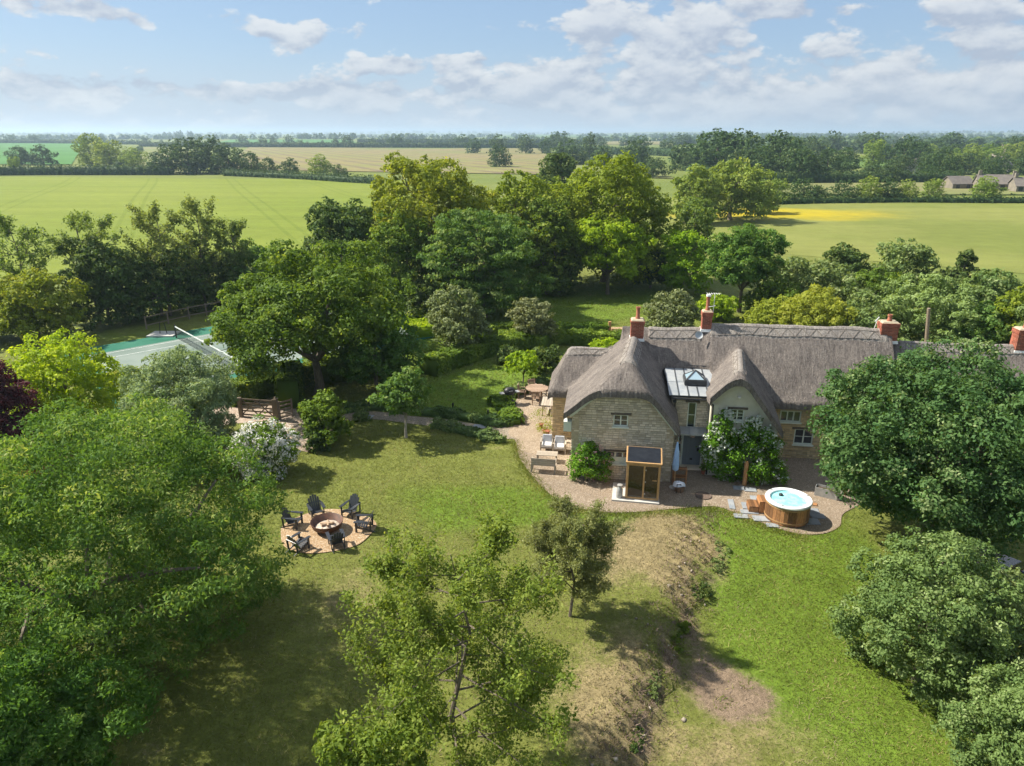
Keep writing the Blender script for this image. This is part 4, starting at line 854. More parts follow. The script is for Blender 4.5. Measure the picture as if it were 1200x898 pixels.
def smin(a, b, k=.3): h = np.clip(.5+.5*(b-a)/k, 0, 1); return b*(1-h)+a*h-k*h*(1-h)
def smax(a, b, k=.3): return -smin(-a, -b, k)
NEG = -9.
def plan(u, w, u0, u1, w0, w1): return (u >= u0-1e-6) & (u <= u1+1e-6) & (w >= w0-1e-6) & (w <= w1+1e-6)
def hA(u, w):
    ur = 2.62+.1*(w-1.2); l = 6.12-(ur-u)*.93; r = 6.12-(u-ur)*1.24; f = 4.72+(w+.42)*.98
    l = l+.12*np.clip(.6-(u+.4), 0, 1); return smin(smin(l, r, .45), f, .55)
def hB(u, w):
    rz_ = 6.28+.30*smooth(u, 6.6, 7.1); f = rz_-(6-w)*1.22; b = rz_-(w-6)*1.22; return smin(f, b, .4)
def hC(u, w):
    ur = 7.72+.16*(w-.5); l = 5.62-(ur-u)*1.06; r = 5.62-(u-ur)*1.30; f = 5.22+(w-.45)*.75; return smin(smin(l, r, .5), f, .4)
def hD(u, w):
    f = 5.0-(6.0-w)*1.16; b = 5.0-(w-6.0)*1.16; e = 5.0-(-.45-u)*2.1; return smin(smin(f, b, .4), e, .5)
def hE(u, w):
    f = 5.9-(6-w)*1.2; b = 5.9-(w-6)*1.2; return smin(f, b, .4)
def wing(n_, u, w):
    if n_ == 'A': return hA(u, w), plan(u, w, -.42, 5.12, -.42, 6.4)
    if n_ == 'B': return hB(u, w), plan(u, w, 2.4, 16.1, 3.15, 8.85) & ~plan(u, w, 4.5, 6.9, 0, 4.55)
    if n_ == 'C': return hC(u, w), plan(u, w, 6.45, 10.0, .45, 5.6)
    if n_ == 'D': return hD(u, w), plan(u, w, -1.5, 3.2, 4.15, 7.85)
    return hE(u, w), plan(u, w, 15.9, 24.3, 3.25, 8.75)
def roofh(u, w):
    hs = [np.where(m_, h, NEG) for h, m_ in (wing(k, u, w) for k in 'ABCDE')]
    o = hs[0]
    for h in hs[1:]:
        o = np.where((o > -5) & (h > -5), smax(o, h, .28), np.maximum(o, h))
    return o
ST = .09; us = np.arange(-1.56, 24.4, ST); ws = np.arange(-.47, 8.95, ST)
Ug, Wg = np.meshgrid(us, ws); Hh = roofh(Ug, Wg)
def wob(u, w): return .02*np.sin(u*2.3+w*1.1)+.018*np.sin(w*3.1-u*1.7)+.008*np.sin(u*6.1+w*5.3)
TH = .34
ok = Hh > -5; cell = ok[:-1, :-1] & ok[1:, :-1] & ok[:-1, 1:] & ok[1:, 1:]
gu, gw = np.gradient(np.where(ok, Hh, 0), ST, axis=1), np.gradient(np.where(ok, Hh, 0), ST, axis=0)
along_u = np.abs(gu) < np.abs(gw)
across = np.where(along_u, Ug, Wg); down = Hh*1.3
nu, nw = len(us), len(ws)
Ztop = Hh+wob(Ug, Wg)+RS.normal(size=Hh.shape)*.009; Zbot = Hh-TH
V = np.concatenate([np.stack([Ug, Wg, Ztop], -1).reshape(-1, 3), np.stack([Ug, Wg, Zbot], -1).reshape(-1, 3)])
V[V[:, 2] < -2, 2] = 3.0
jj, ii = np.nonzero(cell); b0 = jj*nu+ii; K = nu*nw
top = np.stack([b0, b0+1, b0+nu+1, b0+nu], 1); bot = np.stack([b0, b0+nu, b0+nu+1, b0+1], 1)+K
sides = []
cp = np.pad(cell, 1)
for dj, di, (e0, e1) in ((-1, 0, (0, 1)), (1, 0, (nu+1, nu)), (0, -1, (nu, 0)), (0, 1, (1, nu+1))):
    nb = ~cp[1+jj+dj, 1+ii+di]; q = b0[nb]; sides.append(np.stack([q+e0, q+e0+K, q+e1+K, q+e1], 1))
Fq = np.concatenate([top, bot]+sides)
used = np.unique(Fq); remap = np.full(2*K, -1); remap[used] = np.arange(len(used))
me = np_mesh('roof', V[used], remap[Fq], [M['thatch']], smooth_=True, extra={'across': np.tile(across.ravel(), 2)[used], 'down': np.tile(down.ravel(), 2)[used]})
try: me.set_sharp_from_angle(angle=R(55))
except Exception: pass
roof = link('roof', me, HS_, label='grey weathered thatched roof with rounded half-hips')

def ridge_cap(p0, p1, wdt=.55, zf=None, lift=.055, sc_=.025, per=.34):
    """scalloped block of thatch following the roof along a ridge"""
    p0, p1 = np.array(p0), np.array(p1); L_ = np.linalg.norm(p1-p0); d_ = (p1-p0)/L_; nn = np.array([-d_[1], d_[0]])
    na = max(6, int(L_/.06)); a = np.linspace(0, L_, na); nb = 17; b = np.linspace(-1, 1, nb)
    Aa, Bb = np.meshgrid(a, b); ww = wdt+sc_*(2*np.abs((Aa/per) % 1-.5)*2-1); q = p0+Aa[..., None]*d_+(Bb*ww)[..., None]*nn
    z = np.maximum(roofh(q[..., 0], q[..., 1]), -4); base = roofh(q[..., 0]*0+p0[0]+d_[0]*Aa, q[..., 0]*0+p0[1]+d_[1]*Aa)
    z = np.where(z < 0, base, z); edge = (np.abs(Bb) > .999) | (Aa < 1e-6) | (Aa > L_-1e-6)
    zt = z+wob(q[..., 0], q[..., 1])+np.where(edge, -.03, lift)
    Vv = np.concatenate([q, zt[..., None]], -1).reshape(-1, 3); i = (np.arange(nb-1)[:, None]*na+np.arange(na-1)[None]).ravel()
    mb = MB()
    def sp(x, y): q_ = p0+d_*x+nn*y; return Vector((q_[0], q_[1], float(roofh(np.array(q_[0]), np.array(q_[1])))+float(wob(q_[0], q_[1]))+lift+.012))
    for sg in (-1, 1):
        for off in (.35, .88): 
            for k in range(int(L_/.5)): mb.bar(sp(k*.5, sg*wdt*off), sp(k*.5+.5, sg*wdt*off), .02, .014)
        for k in range(int(L_/.36)): mb.bar(sp(k*.36, sg*wdt*(.35 if k % 2 else .88)), sp(k*.36+.36, sg*wdt*(.88 if k % 2 else .35)), .018, .014)
    mb.build('hazel_rod', M['postwood'], roof, kind='stuff')
    link('ridge_cap', np_mesh('ridge_cap', Vv, np.stack([i, i+1, i+na+1, i+na], 1), [M['ridge']], smooth_=True, extra={'across': Aa.ravel(), 'down': (Bb*ww).ravel()}), roof, label='paler scalloped ridge of cut thatch')
ridge_cap((3.75, 6), (6.55, 6)); ridge_cap((6.95, 6), (15.9, 6)); ridge_cap((16.6, 6), (24.2, 6), .45); ridge_cap((-.6, 6), (1.9, 6), .42); ridge_cap((2.55, .75), (3.0, 4.6), .45); ridge_cap((7.76, .95), (8.35, 4.7), .32)

def wall(name, o, d_, L_, topf, mat, holes=(), th=.35, zlo=0., stones=True, seed=1, course=.115, parent=HS_):
    """wall along direction d_ (unit, local plan) from o; outside is to the right of d_. topf(s) = height. holes = (s0, z0, s1, z1)"""
    rnd = random.Random(seed); o = Vector((o[0], o[1], 0)); d_ = Vector((d_[0], d_[1], 0)); n = Vector((d_.y, -d_.x, 0)); mb = MB(); sb = MB()
    S = sorted(set([0, L_]+[h[0] for h in holes]+[h[2] for h in holes]+[round(L_*i/int(L_/.15+2), 4) for i in range(int(L_/.15+2)+1)]))
    def pt(s, z, dep): return o+d_*s+Vector((0, 0, z))-n*dep
    f = .03
    for s0, s1 in zip(S[:-1], S[1:]):
        if s1-s0 < 1e-4: continue
        c = (s0+s1)/2; segs = [zlo]; hh = sorted([h for h in holes if h[0] < c < h[2]], key=lambda h: h[1]); z = zlo; runs = []
        for h in hh: runs.append((z, h[1])); z = h[3]
        runs.append((z, None))
        for z0, z1 in runs:
            a0 = topf(s0) if z1 is None else z1; a1 = topf(s1) if z1 is None else z1
            if a0 <= z0 or a1 <= z0: continue
            V8 = [pt(s0, z0, f), pt(s1, z0, f), pt(s1, a1, f), pt(s0, a0, f), pt(s0, z0, th), pt(s1, z0, th), pt(s1, a1, th), pt(s0, a0, th)]
            mb.add(V8, [(0, 1, 2, 3), (5, 4, 7, 6), (3, 2, 6, 7), (1, 0, 4, 5), (4, 0, 3, 7), (1, 5, 6, 2)], .5)
    wo = mb.build(name, M['mortar'] if stones else M[mat], parent)
    if stones:
        z = zlo
        while z < 6.5:
            hc = course*rnd.uniform(.75, 1.3); s = -rnd.random()*.2
            while s < L_:
                w_ = rnd.uniform(.13, .34); a = max(s, 0); b = min(s+w_, L_); s += w_
                if b-a < .04: continue
                tp = min(topf(a), topf(b))
                if z+.03 > tp: continue
                zt = min(z+hc-.016, tp)
                if any(a < h[2]-.005 and b > h[0]+.005 and z < h[3]-.005 and zt > h[1]+.005 for h in holes):
                    # trim against the opening
                    hs = [h for h in holes if a < h[2] and b > h[0] and z < h[3] and zt > h[1]][0]
                    if z >= hs[1]-.001 and zt > hs[3] and z < hs[3]:
                        continue
                    if a < hs[0] and hs[0]-a > .06: b = hs[0]
                    elif b > hs[2] and b-hs[2] > .06: a = hs[2]
                    else: continue
                pr_ = rnd.uniform(-.014, .010); g = .006; q = .010
                V8 = [pt(a+g, z+g, f+.01), pt(b-g, z+g, f+.01), pt(b-g, zt, f+.01), pt(a+g, zt, f+.01), pt(a+g+q, z+g+q, -pr_), pt(b-g-q, z+g+q, -pr_), pt(b-g-q, zt-q, -pr_), pt(a+g+q, zt-q, -pr_)]
                sb.add(V8, [(4, 5, 6, 7), (0, 1, 5, 4), (1, 2, 6, 5), (2, 3, 7, 6), (3, 0, 4, 7)])
            z += hc
        sb.build('stonework', M[mat], wo, kind='stuff')
    return wo
def under(o, d_, lim=9.):
    return lambda s: float(min(lim, roofh(np.array(o[0]+d_[0]*s), np.array(o[1]+d_[1]*s))-TH*.6))
def uA(s): return float(hA(np.array(s), np.array(.02))-TH*.7)
def uC(s): return float(hC(np.array(6.62+s), np.array(1.0))-TH*.75)
WA1 = (1.97, 2.82, 2.67, 3.42); WA2 = (1.72, .86, 2.92, 1.5)
wall('wall', (0, 0), (1, 0), 4.85, uA, 'stone', [WA1, WA2], seed=3)
wall('wall', (0, 4.5), (0, -1), 4.5, lambda s: 3.35, 'stone', seed=4)
wall('wall', (4.85, 0), (0, 1), 1.95, lambda s: 3.1, 'stone', seed=5)
WP = (.80, 2.12, 1.22, 3.5); WD = (.72, 0., 1.62, 2.0); WS1 = (.45, .75, .66, 1.95); WS2 = (1.69, .75, 1.82, 1.95)
wall('wall', (4.85, 1.9), (1, 0), 1.9, lambda s: 3.82, 'stone', [WP, WD, WS1], seed=6)
WC1 = (.92, 2.98, 1.56, 3.58); WC2 = (.9, .9, 1.7, 1.7)
wall('wall', (6.62, 1.0), (1, 0), 3.2, uC, 'render', [WC1, WC2], stones=False)
wall('wall', (6.62, 1.9), (0, -1), .9, lambda s: 3.8, 'render', stones=False)
wall('wall', (9.82, 1.0), (0, 1), 2.6, lambda s: 2.75, 'render', stones=False)
WE1 = (.72, 2.02, 1.76, 2.62); WE2 = (1.55, .8, 2.5, 1.65); WE3 = (5., .8, 6.1, 1.65); WE4 = (5., 2.0, 6.1, 2.6)
wall('wall', (9.82, 3.6), (1, 0), 6.2, lambda s: 3.0, 'goldstone', [WE1, WE2, WE3, WE4], seed=7)
wall('wall', (16.02, 3.62), (1, 0), 8.1, lambda s: 2.75, 'goldstone', [(2, .8, 3, 1.6), (5, .8, 6, 1.6)], seed=8, th=.3)
wall('wall', (-1.22, 4.62), (1, 0), 1.2, lambda s: 3.0, 'goldstone', seed=9)
wall('wall', (-1.22, 7.5), (0, -1), 2.86, under((-1.22, 7.5), (0, -1)), 'goldstone', seed=10)
wall('wall', (24.1, 8.4), (-1, 0), 25.3, lambda s: 2.95 if s < 22 else 2.4, 'goldstone', seed=11, course=.3)
wall('wall', (24.1, 3.6), (0, 1), 4.8, under((24.1, 3.6), (0, 1)), 'goldstone', seed=12, course=.2)
def window(o, d_, hole, nl=2, nr=2, lintel=True, dep=.1, label=None, fm='frame', panel=False):
    o = Vector((o[0], o[1], 0)); d_ = Vector((d_[0], d_[1], 0)); n = Vector((d_.y, -d_.x, 0)); s0, z0, s1, z1 = hole; ang = math.atan2(d_.y, d_.x)
    def B(mb, a, b, za, zb, dp, th): mb.box(o+d_*(a+b)/2-n*(dp+th/2)+Vector((0, 0, (za+zb)/2)), (b-a, th, zb-za), ang)
    f = MB(); B(f, s0, s0+.055, z0, z1, dep-.05, .07); B(f, s1-.055, s1, z0, z1, dep-.05, .07); B(f, s0+.055, s1-.055, z0, z0+.055, dep-.05, .07); B(f, s0+.055, s1-.055, z1-.055, z1, dep-.05, .07)
    W = (s1-s0-.11)/nl
    for i in range(1, nl): x = s0+.055+W*i; B(f, x-.03, x+.03, z0+.055, z1-.055, dep-.045, .06)
    fo = f.build('window', M[fm], HS_, label=label)
    Hh_ = (z1-z0-.11)/nr
    for i in range(nl):
        for j in range(nr):
            g = MB(); B(g, s0+.055+W*i+(.03 if i else 0), s0+.055+W*(i+1)-(.03 if i < nl-1 else 0), z0+.06+Hh_*j, z0+.05+Hh_*(j+1), dep-.005, .01); g.build('pane', M['frame' if panel and j == 0 else 'glass'], fo)
    if nr > 1:
        b = MB()
        for j in range(1, nr): B(b, s0+.056, s1-.056, z0+.055+Hh_*j-.013, z0+.055+Hh_*j+.013, dep-.02, .02)
        b.build('glazing_bar', M[fm], fo)
    s = MB(); B(s, s0-.05, s1+.05, z0-.07, z0-.002, -.07, .15); s.build('sill', M[fm], fo)
    if lintel: l_ = MB(); B(l_, s0-.14, s1+.14, z1+.002, z1+.1, -.03, .12); l_.build('lintel', M['dark'], fo)
    return fo
XA = ((0, 0), (1, 0)); XP = ((4.85, 1.9), (1, 0)); XC = ((6.62, 1.0), (1, 0)); XE = ((9.82, 3.6), (1, 0))
window(*XA, WA1, 2, 2); window(*XA, WA2, 3, 2, panel=True, label='three-light window with pale boarded lower panels'); window(*XP, WP, 1, 2, label='tall narrow window')
window(*XP, WS1, 1, 2, lintel=False); window(*XC, WC1, 2, 3); window(*XC, WC2, 2, 2)
window(*XE, WE1, 3, 1, lintel=False); window(*XE, WE2, 2, 2); window(*XE, WE3, 3, 2); window(*XE, WE4, 3, 1, lintel=False)
window((16.02, 3.62), (1, 0), (2, .8, 3, 1.6), 2, 2); window((16.02, 3.62), (1, 0), (5, .8, 6, 1.6), 2, 2)
# front door with little lights, lead canopy, slit light beside it
dr = MB()
for i in range(5): dr.box((5.57+.18*i+.09, 1.98, 1.02), (.174, .05, 1.94))
dr = dr.build('door', M['door'], HS_, label='slate blue plank door')
MB().box((6.02, 1.945, 1.72), (.2, .02, .22)).build('door_light', M['glass'], dr)
MB().box((6.32, 1.94, .95), (.1, .04, .16)).build('door_handle', M['black'], dr)
MB().box((6.02, 1.94, .42), (.12, .02, .1)).build('letter_box', M['black'], dr)
mb = MB(); mb.box((5.53, 1.93, 1.0), (.07, .1, 2.0)); mb.box((6.51, 1.93, 1.0), (.07, .1, 2.0)); mb.box((6.02, 1.93, 2.02), (1.05, .1, .06)); mb.build('door_frame', M['frame'], HS_)
MB().box((6.02, 1.72, .05), (1.1, .5, .1)).build('doorstep', M['stone'], HS_)
mb = MB(); mb.add([(4.95, 1.28, 1.98), (6.6, 1.28, 1.98), (6.6, 1.87, 2.14), (4.95, 1.87, 2.14), (4.95, 1.28, 2.05), (6.6, 1.28, 2.05), (6.6, 1.87, 2.21), (4.95, 1.87, 2.21)], [(0, 3, 2, 1), (4, 5, 6, 7), (0, 1, 5, 4), (1, 2, 6, 5), (3, 0, 4, 7), (2, 3, 7, 6)])
for x in (5.35, 5.78, 6.2): mb.bar((x, 1.27, 2.065), (x, 1.87, 2.225), .03, .03)
mb.build('canopy', M['lead'], HS_, label='lead covered door canopy')
mb = MB()
for x in (5.02, 6.54): mb.bar((x, 1.86, 1.5), (x, 1.4, 1.99), .06, .06); mb.box((x, 1.85, 1.72), (.06, .06, .5))
mb.build('canopy_bracket', M['frame'], HS_)
# lead flat roof between the wings, its panels, rooflight and gutter
lr = MB().add([(4.75, 1.6, 3.86), (6.82, 1.6, 3.86), (7.15, 4.72, 4.3), (4.55, 4.72, 4.3), (4.75, 1.6, 3.94), (6.82, 1.6, 3.94), (7.15, 4.72, 4.38), (4.55, 4.72, 4.38)], [(0, 3, 2, 1), (4, 5, 6, 7), (0, 1, 5, 4), (1, 2, 6, 5), (3, 0, 4, 7), (2, 3, 7, 6)]).build('flat_roof', M['leaddark'], HS_)
for i in range(5):
    x0 = 4.66+.47*i; x1 = x0+.455
    for j, (w0, w1) in enumerate(((1.58, 3.0), (3.015, 4.66))):
        zz = lambda w_: 3.953+(w_-1.6)*.141+.006*j
        MB().add([(x0, w0, zz(w0)), (x1, w0, zz(w0)), (x1, w1, zz(w1)), (x0, w1, zz(w1)), (x0, w0, zz(w0)+.012), (x1, w0, zz(w0)+.012), (x1, w1, zz(w1)+.012), (x0, w1, zz(w1)+.012)], [(0, 3, 2, 1), (4, 5, 6, 7), (0, 1, 5, 4), (1, 2, 6, 5), (3, 0, 4, 7), (2, 3, 7, 6)]).build('lead_panel', M['lead'], lr)
    if i: MB().bar((x0-.008, 1.58, 3.975), (x0-.008, 4.66, 4.41), .045, .05).build('lead_roll', M['leaddark'], lr)
MB().bar((4.5, 4.72, 4.47), (7.1, 4.6, 4.47), .12, .2).build('flashing', M['leaddark'], lr)
MB().tube([(4.8, 1.5, 3.83), (6.7, 1.5, 3.8)], .055, 8).build('gutter', M['black'], lr)
# pyramid rooflight
cx_, cw_ = 6.02, 3.1; zb_ = 4.17; hw_ = .5
mb = MB().box((cx_, cw_, zb_+.1), (1.08, 1.0, .24)).build('rooflight_kerb', M['leaddark'], lr)
cor = [Vector((cx_-.48, cw_-.44, zb_+.225)), Vector((cx_+.48, cw_-.44, zb_+.225)), Vector((cx_+.48, cw_+.44, zb_+.225)), Vector((cx_-.48, cw_+.44, zb_+.225))]; ap = Vector((cx_, cw_, zb_+.62))
M['skyglass'] = simple('rooflight_glass', (.30, .42, .5), .05, spec=.8, coat=1)
for i in range(4): MB().add([cor[i], cor[(i+1) % 4], ap], [(0, 1, 2)]).build('rooflight_pane', M['skyglass'], lr)
mb = MB()
for i in range(4): mb.bar(cor[i], ap, .055, .055); mb.bar(cor[i], cor[(i+1) % 4], .06, .06)
mb.build('rooflight_frame', M['leaddark'], lr)
# barge boards on the stone gable (follow the underside of the thatch)
for s0, s1 in ((-.1, 1.25), (3.3, 4.95)):
    bb = MB(); dk = MB(); n_ = 8
    for i in range(n_):
        a = s0+(s1-s0)*i/n_; b = s0+(s1-s0)*(i+1)/n_; za, zb2 = [float(hA(np.array(q), np.array(.0)))-TH*.9 for q in (a, b)]
        bb.add([(a, -.10, za-.24), (b, -.10, zb2-.24), (b, -.10, zb2), (a, -.10, za), (a, -.03, za-.24), (b, -.03, zb2-.24), (b, -.03, zb2), (a, -.03, za)], [(0, 1, 2, 3), (4, 7, 6, 5), (0, 4, 5, 1), (3, 2, 6, 7)])
    bb.build('barge_board', M['frame'], HS_)
mb = MB(); n_ = 26
for i in range(n_):
    a = 6.5+3.4*i/n_; b = 6.5+3.4*(i+1)/n_; za, zb2 = [float(hC(np.array(q), np.array(.95)))-TH*.95 for q in (a, b)]
    mb.add([(a, .92, za-.09), (b, .92, zb2-.09), (b, .92, zb2), (a, .92, za), (a, .99, za-.09), (b, .99, zb2-.09), (b, .99, zb2), (a, .99, za)], [(0, 1, 2, 3), (4, 7, 6, 5), (0, 4, 5, 1), (3, 2, 6, 7)])
mb.build('verge_board', M['dark'], HS_, label='dark curved verge board on the cream gable')
MB().box((-.2, .18, 2.72), (.38, .5, .5)).build('eaves_box', M['frame'], HS_)
MB().tube([(6.68, .93, 3.8), (6.68, .93, .1)], .04, 8).build('downpipe', M['black'], HS_)
MB().tube([(5.0, 1.84, 3.75), (5.0, 1.84, 2.2)], .03, 6).build('downpipe', M['black'], HS_)
MB().lathe([(0, 0), (.08, 0), (.09, .06), (0, .09)], 12, (0, 0, 0)).build('security_light', M['whitemetal'], HS_).location = (7.85, .9, 4.2)
MB().box((4.98, 1.86, 3.55), (.16, .1, .12)).build('lamp_box', M['black'], HS_)
for x in (.3, 9.95): pass
# chimneys: brick stack (joined courses), cap, pot
def chimney(u, w, zb_, zt, a=.62, b=.5, pots=1, poth=.62, rot=0., aer=False, label=None, potr=.11, corbel=True):
    ch = empty('chimney', (u, w, 0), rot, label); ch.parent = HS_
    MB().box((0, 0, (zb_+zt)/2), (a-.03, b-.03, zt-zb_)).build('stack_core', M['mortar'], ch)
    mb = MB(); z = zb_; k = 0
    while z < zt-.04:
        out = .035 if (corbel and zt-z < .24) else 0; a2, b2 = a/2+out, b/2+out
        for sgn in (-1, 1):
            x = -a2+(.0 if k % 2 else .1)
            xs_ = [-a2]+[q for q in np.arange(x+.0, a2, .215) if -a2+.05 < q < a2-.05]+[a2]
            for p_, q_ in zip(xs_[:-1], xs_[1:]): mb.box(((p_+q_)/2, sgn*(b2-.02), z+.033), (q_-p_-.012, .05, .062))
            y = -b2+.048; ys_ = [y]+[q for q in np.arange(-b2+(.1 if k % 2 else .2), b2, .215) if y+.04 < q < b2-.09]+[b2-.048]
            for p_, q_ in zip(ys_[:-1], ys_[1:]): mb.box((sgn*(a2-.02), (p_+q_)/2, z+.033), (.05, q_-p_-.012, .062))
        z += .075; k += 1
    mb.build('brickwork', M['brick'], ch, kind='stuff')
    MB().box((0, 0, zt+.03), (a+.02, b+.02, .07), taper=.8).build('chimney_cap', M['mortar'], ch)
    for i in range(pots):
        x = (i-(pots-1)/2)*.3
        MB().lathe([(potr*1.15, 0), (potr*1.1, .08), (potr*.9, .12), (potr*.85, poth-.1), (potr*1.08, poth-.08), (potr*1.08, poth), (potr*.7, poth), (potr*.6, poth-.15)], 16, (x, 0, zt+.06)).build('chimney_pot', M['pot'], ch, sm=True)
    f = MB(); f.box((0, 0, zb_+.06), (a+.14, b+.14, .14), taper=.9); f.build('lead_apron', M['whitemetal'] if not aer else M['whitemetal'], ch)
    return ch
chimney(3.12, 5.05, 5.75, 6.82, .66, .62, 1, .62, label='squat brick chimney with one tall clay pot on the wing')
c2 = chimney(6.78, 6., 6.1, 7.15, .5, .5, 1, .7, label='slim brick chimney with a cowled pot and television aerial')
chimney(15.95, 6., 5.8, 6.85, .85, .6, 1, .34, label='third brick chimney with a short pot at the step in the roof')
chimney(22.5, 6., 5.5, 6.7, .8, .6, 1, .4, label='far brick chimney with moss on the thatch around it')
MB().lathe([(.02, 0), (.13, .02), (.13, .1), (.02, .14)], 12, (0, 0, 7.93)).build('cowl', M['whitemetal'], c2)
mb = MB(); mb.tube([(.28, -.1, 6.9), (.3, -.1, 8.15)], .018, 5); mb.tube([(-.12, -.1, 8.1), (.6, -.1, 8.14)], .01, 4)
for q in (-.1, .02, .14, .26, .38, .5): mb.tube([(q, -.32, 8.12), (q, .12, 8.12)], .008, 4)
mb.tube([(-.0, -.3, 7.45), (.35, -.2, 7.5)], .015, 4); mb.build('aerial', M['whitemetal'], c2)
mb = MB(); mb.tube([(15.3, 6.1, 6.4), (15.42, 6.1, 7.0)], .015, 4); mb.tube([(15.25, 6., 6.85), (15.5, 6.2, 7.05)], .03, 4); mb.build('aerial', M['whitemetal'], HS_)
ds = MB().lathe([(0, 0), (.12, .01), (.24, .05), (.3, .09)], 18, closed=True); dz = ds.build('satellite_dish', M['lead'], HS_, sm=True); dz.location = (6.35, 5.35, 6.0); dz.rotation_euler = (R(62), 0, R(10)); dz.scale = (.7, .7, .7)

# ------------------------------------------------------------------ climbers on the walls
def climber(label, blobs, leaf, n, lf, blossom=None, stems=(), seed=1):
    """blobs = (u, w, z, ru, rw, rz) in house space"""
    rs = np.random.RandomState(seed); e = empty('wall_climber', tuple(HL(blobs[0][0], blobs[0][1])), GA, label, 'climbing plant')
    u0, w0 = blobs[0][0], blobs[0][1]
    C = np.array([(b[0]-u0, b[1]-w0, b[2]) for b in blobs]); Rr = np.array([b[3:6] for b in blobs])
    link('foliage', crown('foliage', C, Rr, n, lf, [G[leaf]], rs, per=14, clump=.3, core=.2, flat=1.), e)
    mb = MB()
    for b in blobs[:6]: mb.tube([(rs.uniform(-.2, .2), .0, 0), ((b[0]-u0)*.5, .1, b[2]*.5), (b[0]-u0, b[1]-w0+.1, b[2])], [.04, .03, .015], 6)
    mb.build('stem', M['bark'], e)
    if blossom:
        nb, sz, m_ = blossom; i = rs.randint(0, len(C), nb*3); d_ = unit(nb*3, rs); p_ = C[i]+d_*Rr[i]*1.03; k = (d_[:, 1] < .1)
        for j in range(len(C)): k &= (((p_-C[j])/Rr[j])**2).sum(1) > .9
        p_ = p_[k][:nb]; mm = 12; q = (p_[:, None]+rs.normal(size=(len(p_), mm, 3))*sz*.42).reshape(-1, 3)
        link('blossom', leaf_mesh('blossom', q, rs.normal(size=q.shape)+np.array([0, -.6, .6]), sz*.5, rs.rand(len(q)), [G['white' if m_ == 0 else 'pink']], rs, .95), e)
climber('rounded rose bush against the stone gable beside the low window', [(.95, -.35, .9, .75, .4, .8), (.45, -.3, .7, .5, .35, .6), (1.4, -.3, .6, .5, .35, .55), (.9, -.25, 1.6, .55, .3, .45), (1.25, -.3, 1.35, .5, .3, .4), (.5, -.25, 1.3, .4, .3, .35), (1.7, -.25, 1.2, .3, .25, .3)], 'climber', 5200, .11, (34, .12, 1), seed=5)
climber('big white-flowered climbing hydrangea covering the cream gable', [(8.2, 0.67, 1.1, 1.0, 0.36, 1.1), (7.2, 0.72, 1.4, 0.7, 0.324, 0.9), (9.2, 0.57, 1.0, 0.8, 0.396, 1.0), (9.7, 0.47, 0.55, 0.6, 0.36, 0.55), (7.2, 0.77, 2.6, 0.45, 0.252, 0.75), (8.7, 0.72, 2.3, 0.7, 0.288, 0.6), (9.4, 0.67, 1.9, 0.5, 0.288, 0.6), (8.0, 0.62, 0.6, 0.9, 0.36, 0.6),
    (6.95, 0.62, 2.0, 0.45, 0.288, 0.7), (8.6, 0.77, 2.95, 0.35, 0.216, 0.3), (6.75, 0.52, 1.7, 0.35, 0.252, 0.6), (9.2, 0.72, 2.5, 0.3, 0.216, 0.3), (7.8, 0.72, 2.1, 0.5, 0.288, 0.5), (7.3, 0.82, 3.2, 0.25, 0.18, 0.35)], 'climber', 17000, .12, (150, .22, 0), seed=6)

# ------------------------------------------------------------------ garden furniture and other things
M['chair'] = simple('black_painted_timber', (.022, .026, .034), .38, (.03, .035, .045), 12, spec=.6)
M['rust'] = simple('rusty_steel', (.07, .035, .025), .6, (.13, .06, .04), 6, bump=.3)
M['ashes'] = simple('wood_ash', (.55, .48, .40), .95, (.25, .18, .14), 9, bump=.6)
M['log'] = simple('split_log', (.45, .33, .22), .85, (.3, .2, .13), 9)
M['teak'] = simple('silvered_teak', (.33, .28, .22), .75, (.42, .36, .29), 9, stretch=(1, 6, 6), tint=.15)
M['teakwarm'] = simple('warm_teak', (.28, .185, .125), .7, (.35, .25, .175), 9, tint=.15)
M['cedar'] = simple('red_cedar', (.21, .10, .04), .6, (.40, .20, .085), 6, tint=.6, stretch=(8, 8, 1.2))
M['larch'] = simple('golden_larch', (.40, .235, .10), .6, (.50, .31, .14), 7, tint=.12)
M['cushion'] = simple('grey_cushion', (.36, .38, .43), .9, (.42, .44, .48), 8)
M['cushionlight'] = simple('pale_cushion', (.62, .60, .60), .9, (.68, .66, .64), 8)
M['acryl'] = simple('white_acrylic', (.72, .75, .77), .25, spec=.5, coat=.4)
M['slab'] = simple('grey_sandstone', (.21, .235, .265), .85, (.28, .295, .31), 3, tint=.18, bump=.2)
M['concrete'] = simple('concrete', (.42, .41, .38), .85, (.5, .49, .46), 4)
M['galv'] = simple('galvanised_steel', (.32, .33, .33), .5, (.40, .40, .39), 8, metal=.3)
M['postwood'] = simple('gate_timber', (.17, .13, .10), .85, (.24, .19, .14), 9, stretch=(4, 4, 1), tint=.15)
M['oakpost'] = simple('peeled_oak_post', (.50, .28, .12), .7, (.40, .2, .09), 5, stretch=(6, 6, 1), bump=.3)
M['greystone'] = simple('lichened_stone', (.26, .25, .23), .9, (.36, .35, .32), 4, bump=.5)
M['blue'] = simple('pale_blue_canvas', (.30, .48, .78), .8, (.38, .55, .82), 6)
M['wicker'] = simple('wicker', (.28, .17, .10), .85, (.20, .12, .07), 30, bump=.5)
M['court'] = simple('worn_court_surface', (.14, .185, .165), 1., (.21, .25, .23), .25, detail=7, bump=.2, spec=.05)
M['courtgreen'] = simple('green_court_surround', (.028, .12, .082), 1., (.05, .16, .115), .5, detail=7, spec=.05)
M['line'] = simple('white_line', (.72, .74, .73), .8, (.45, .5, .48), 2)
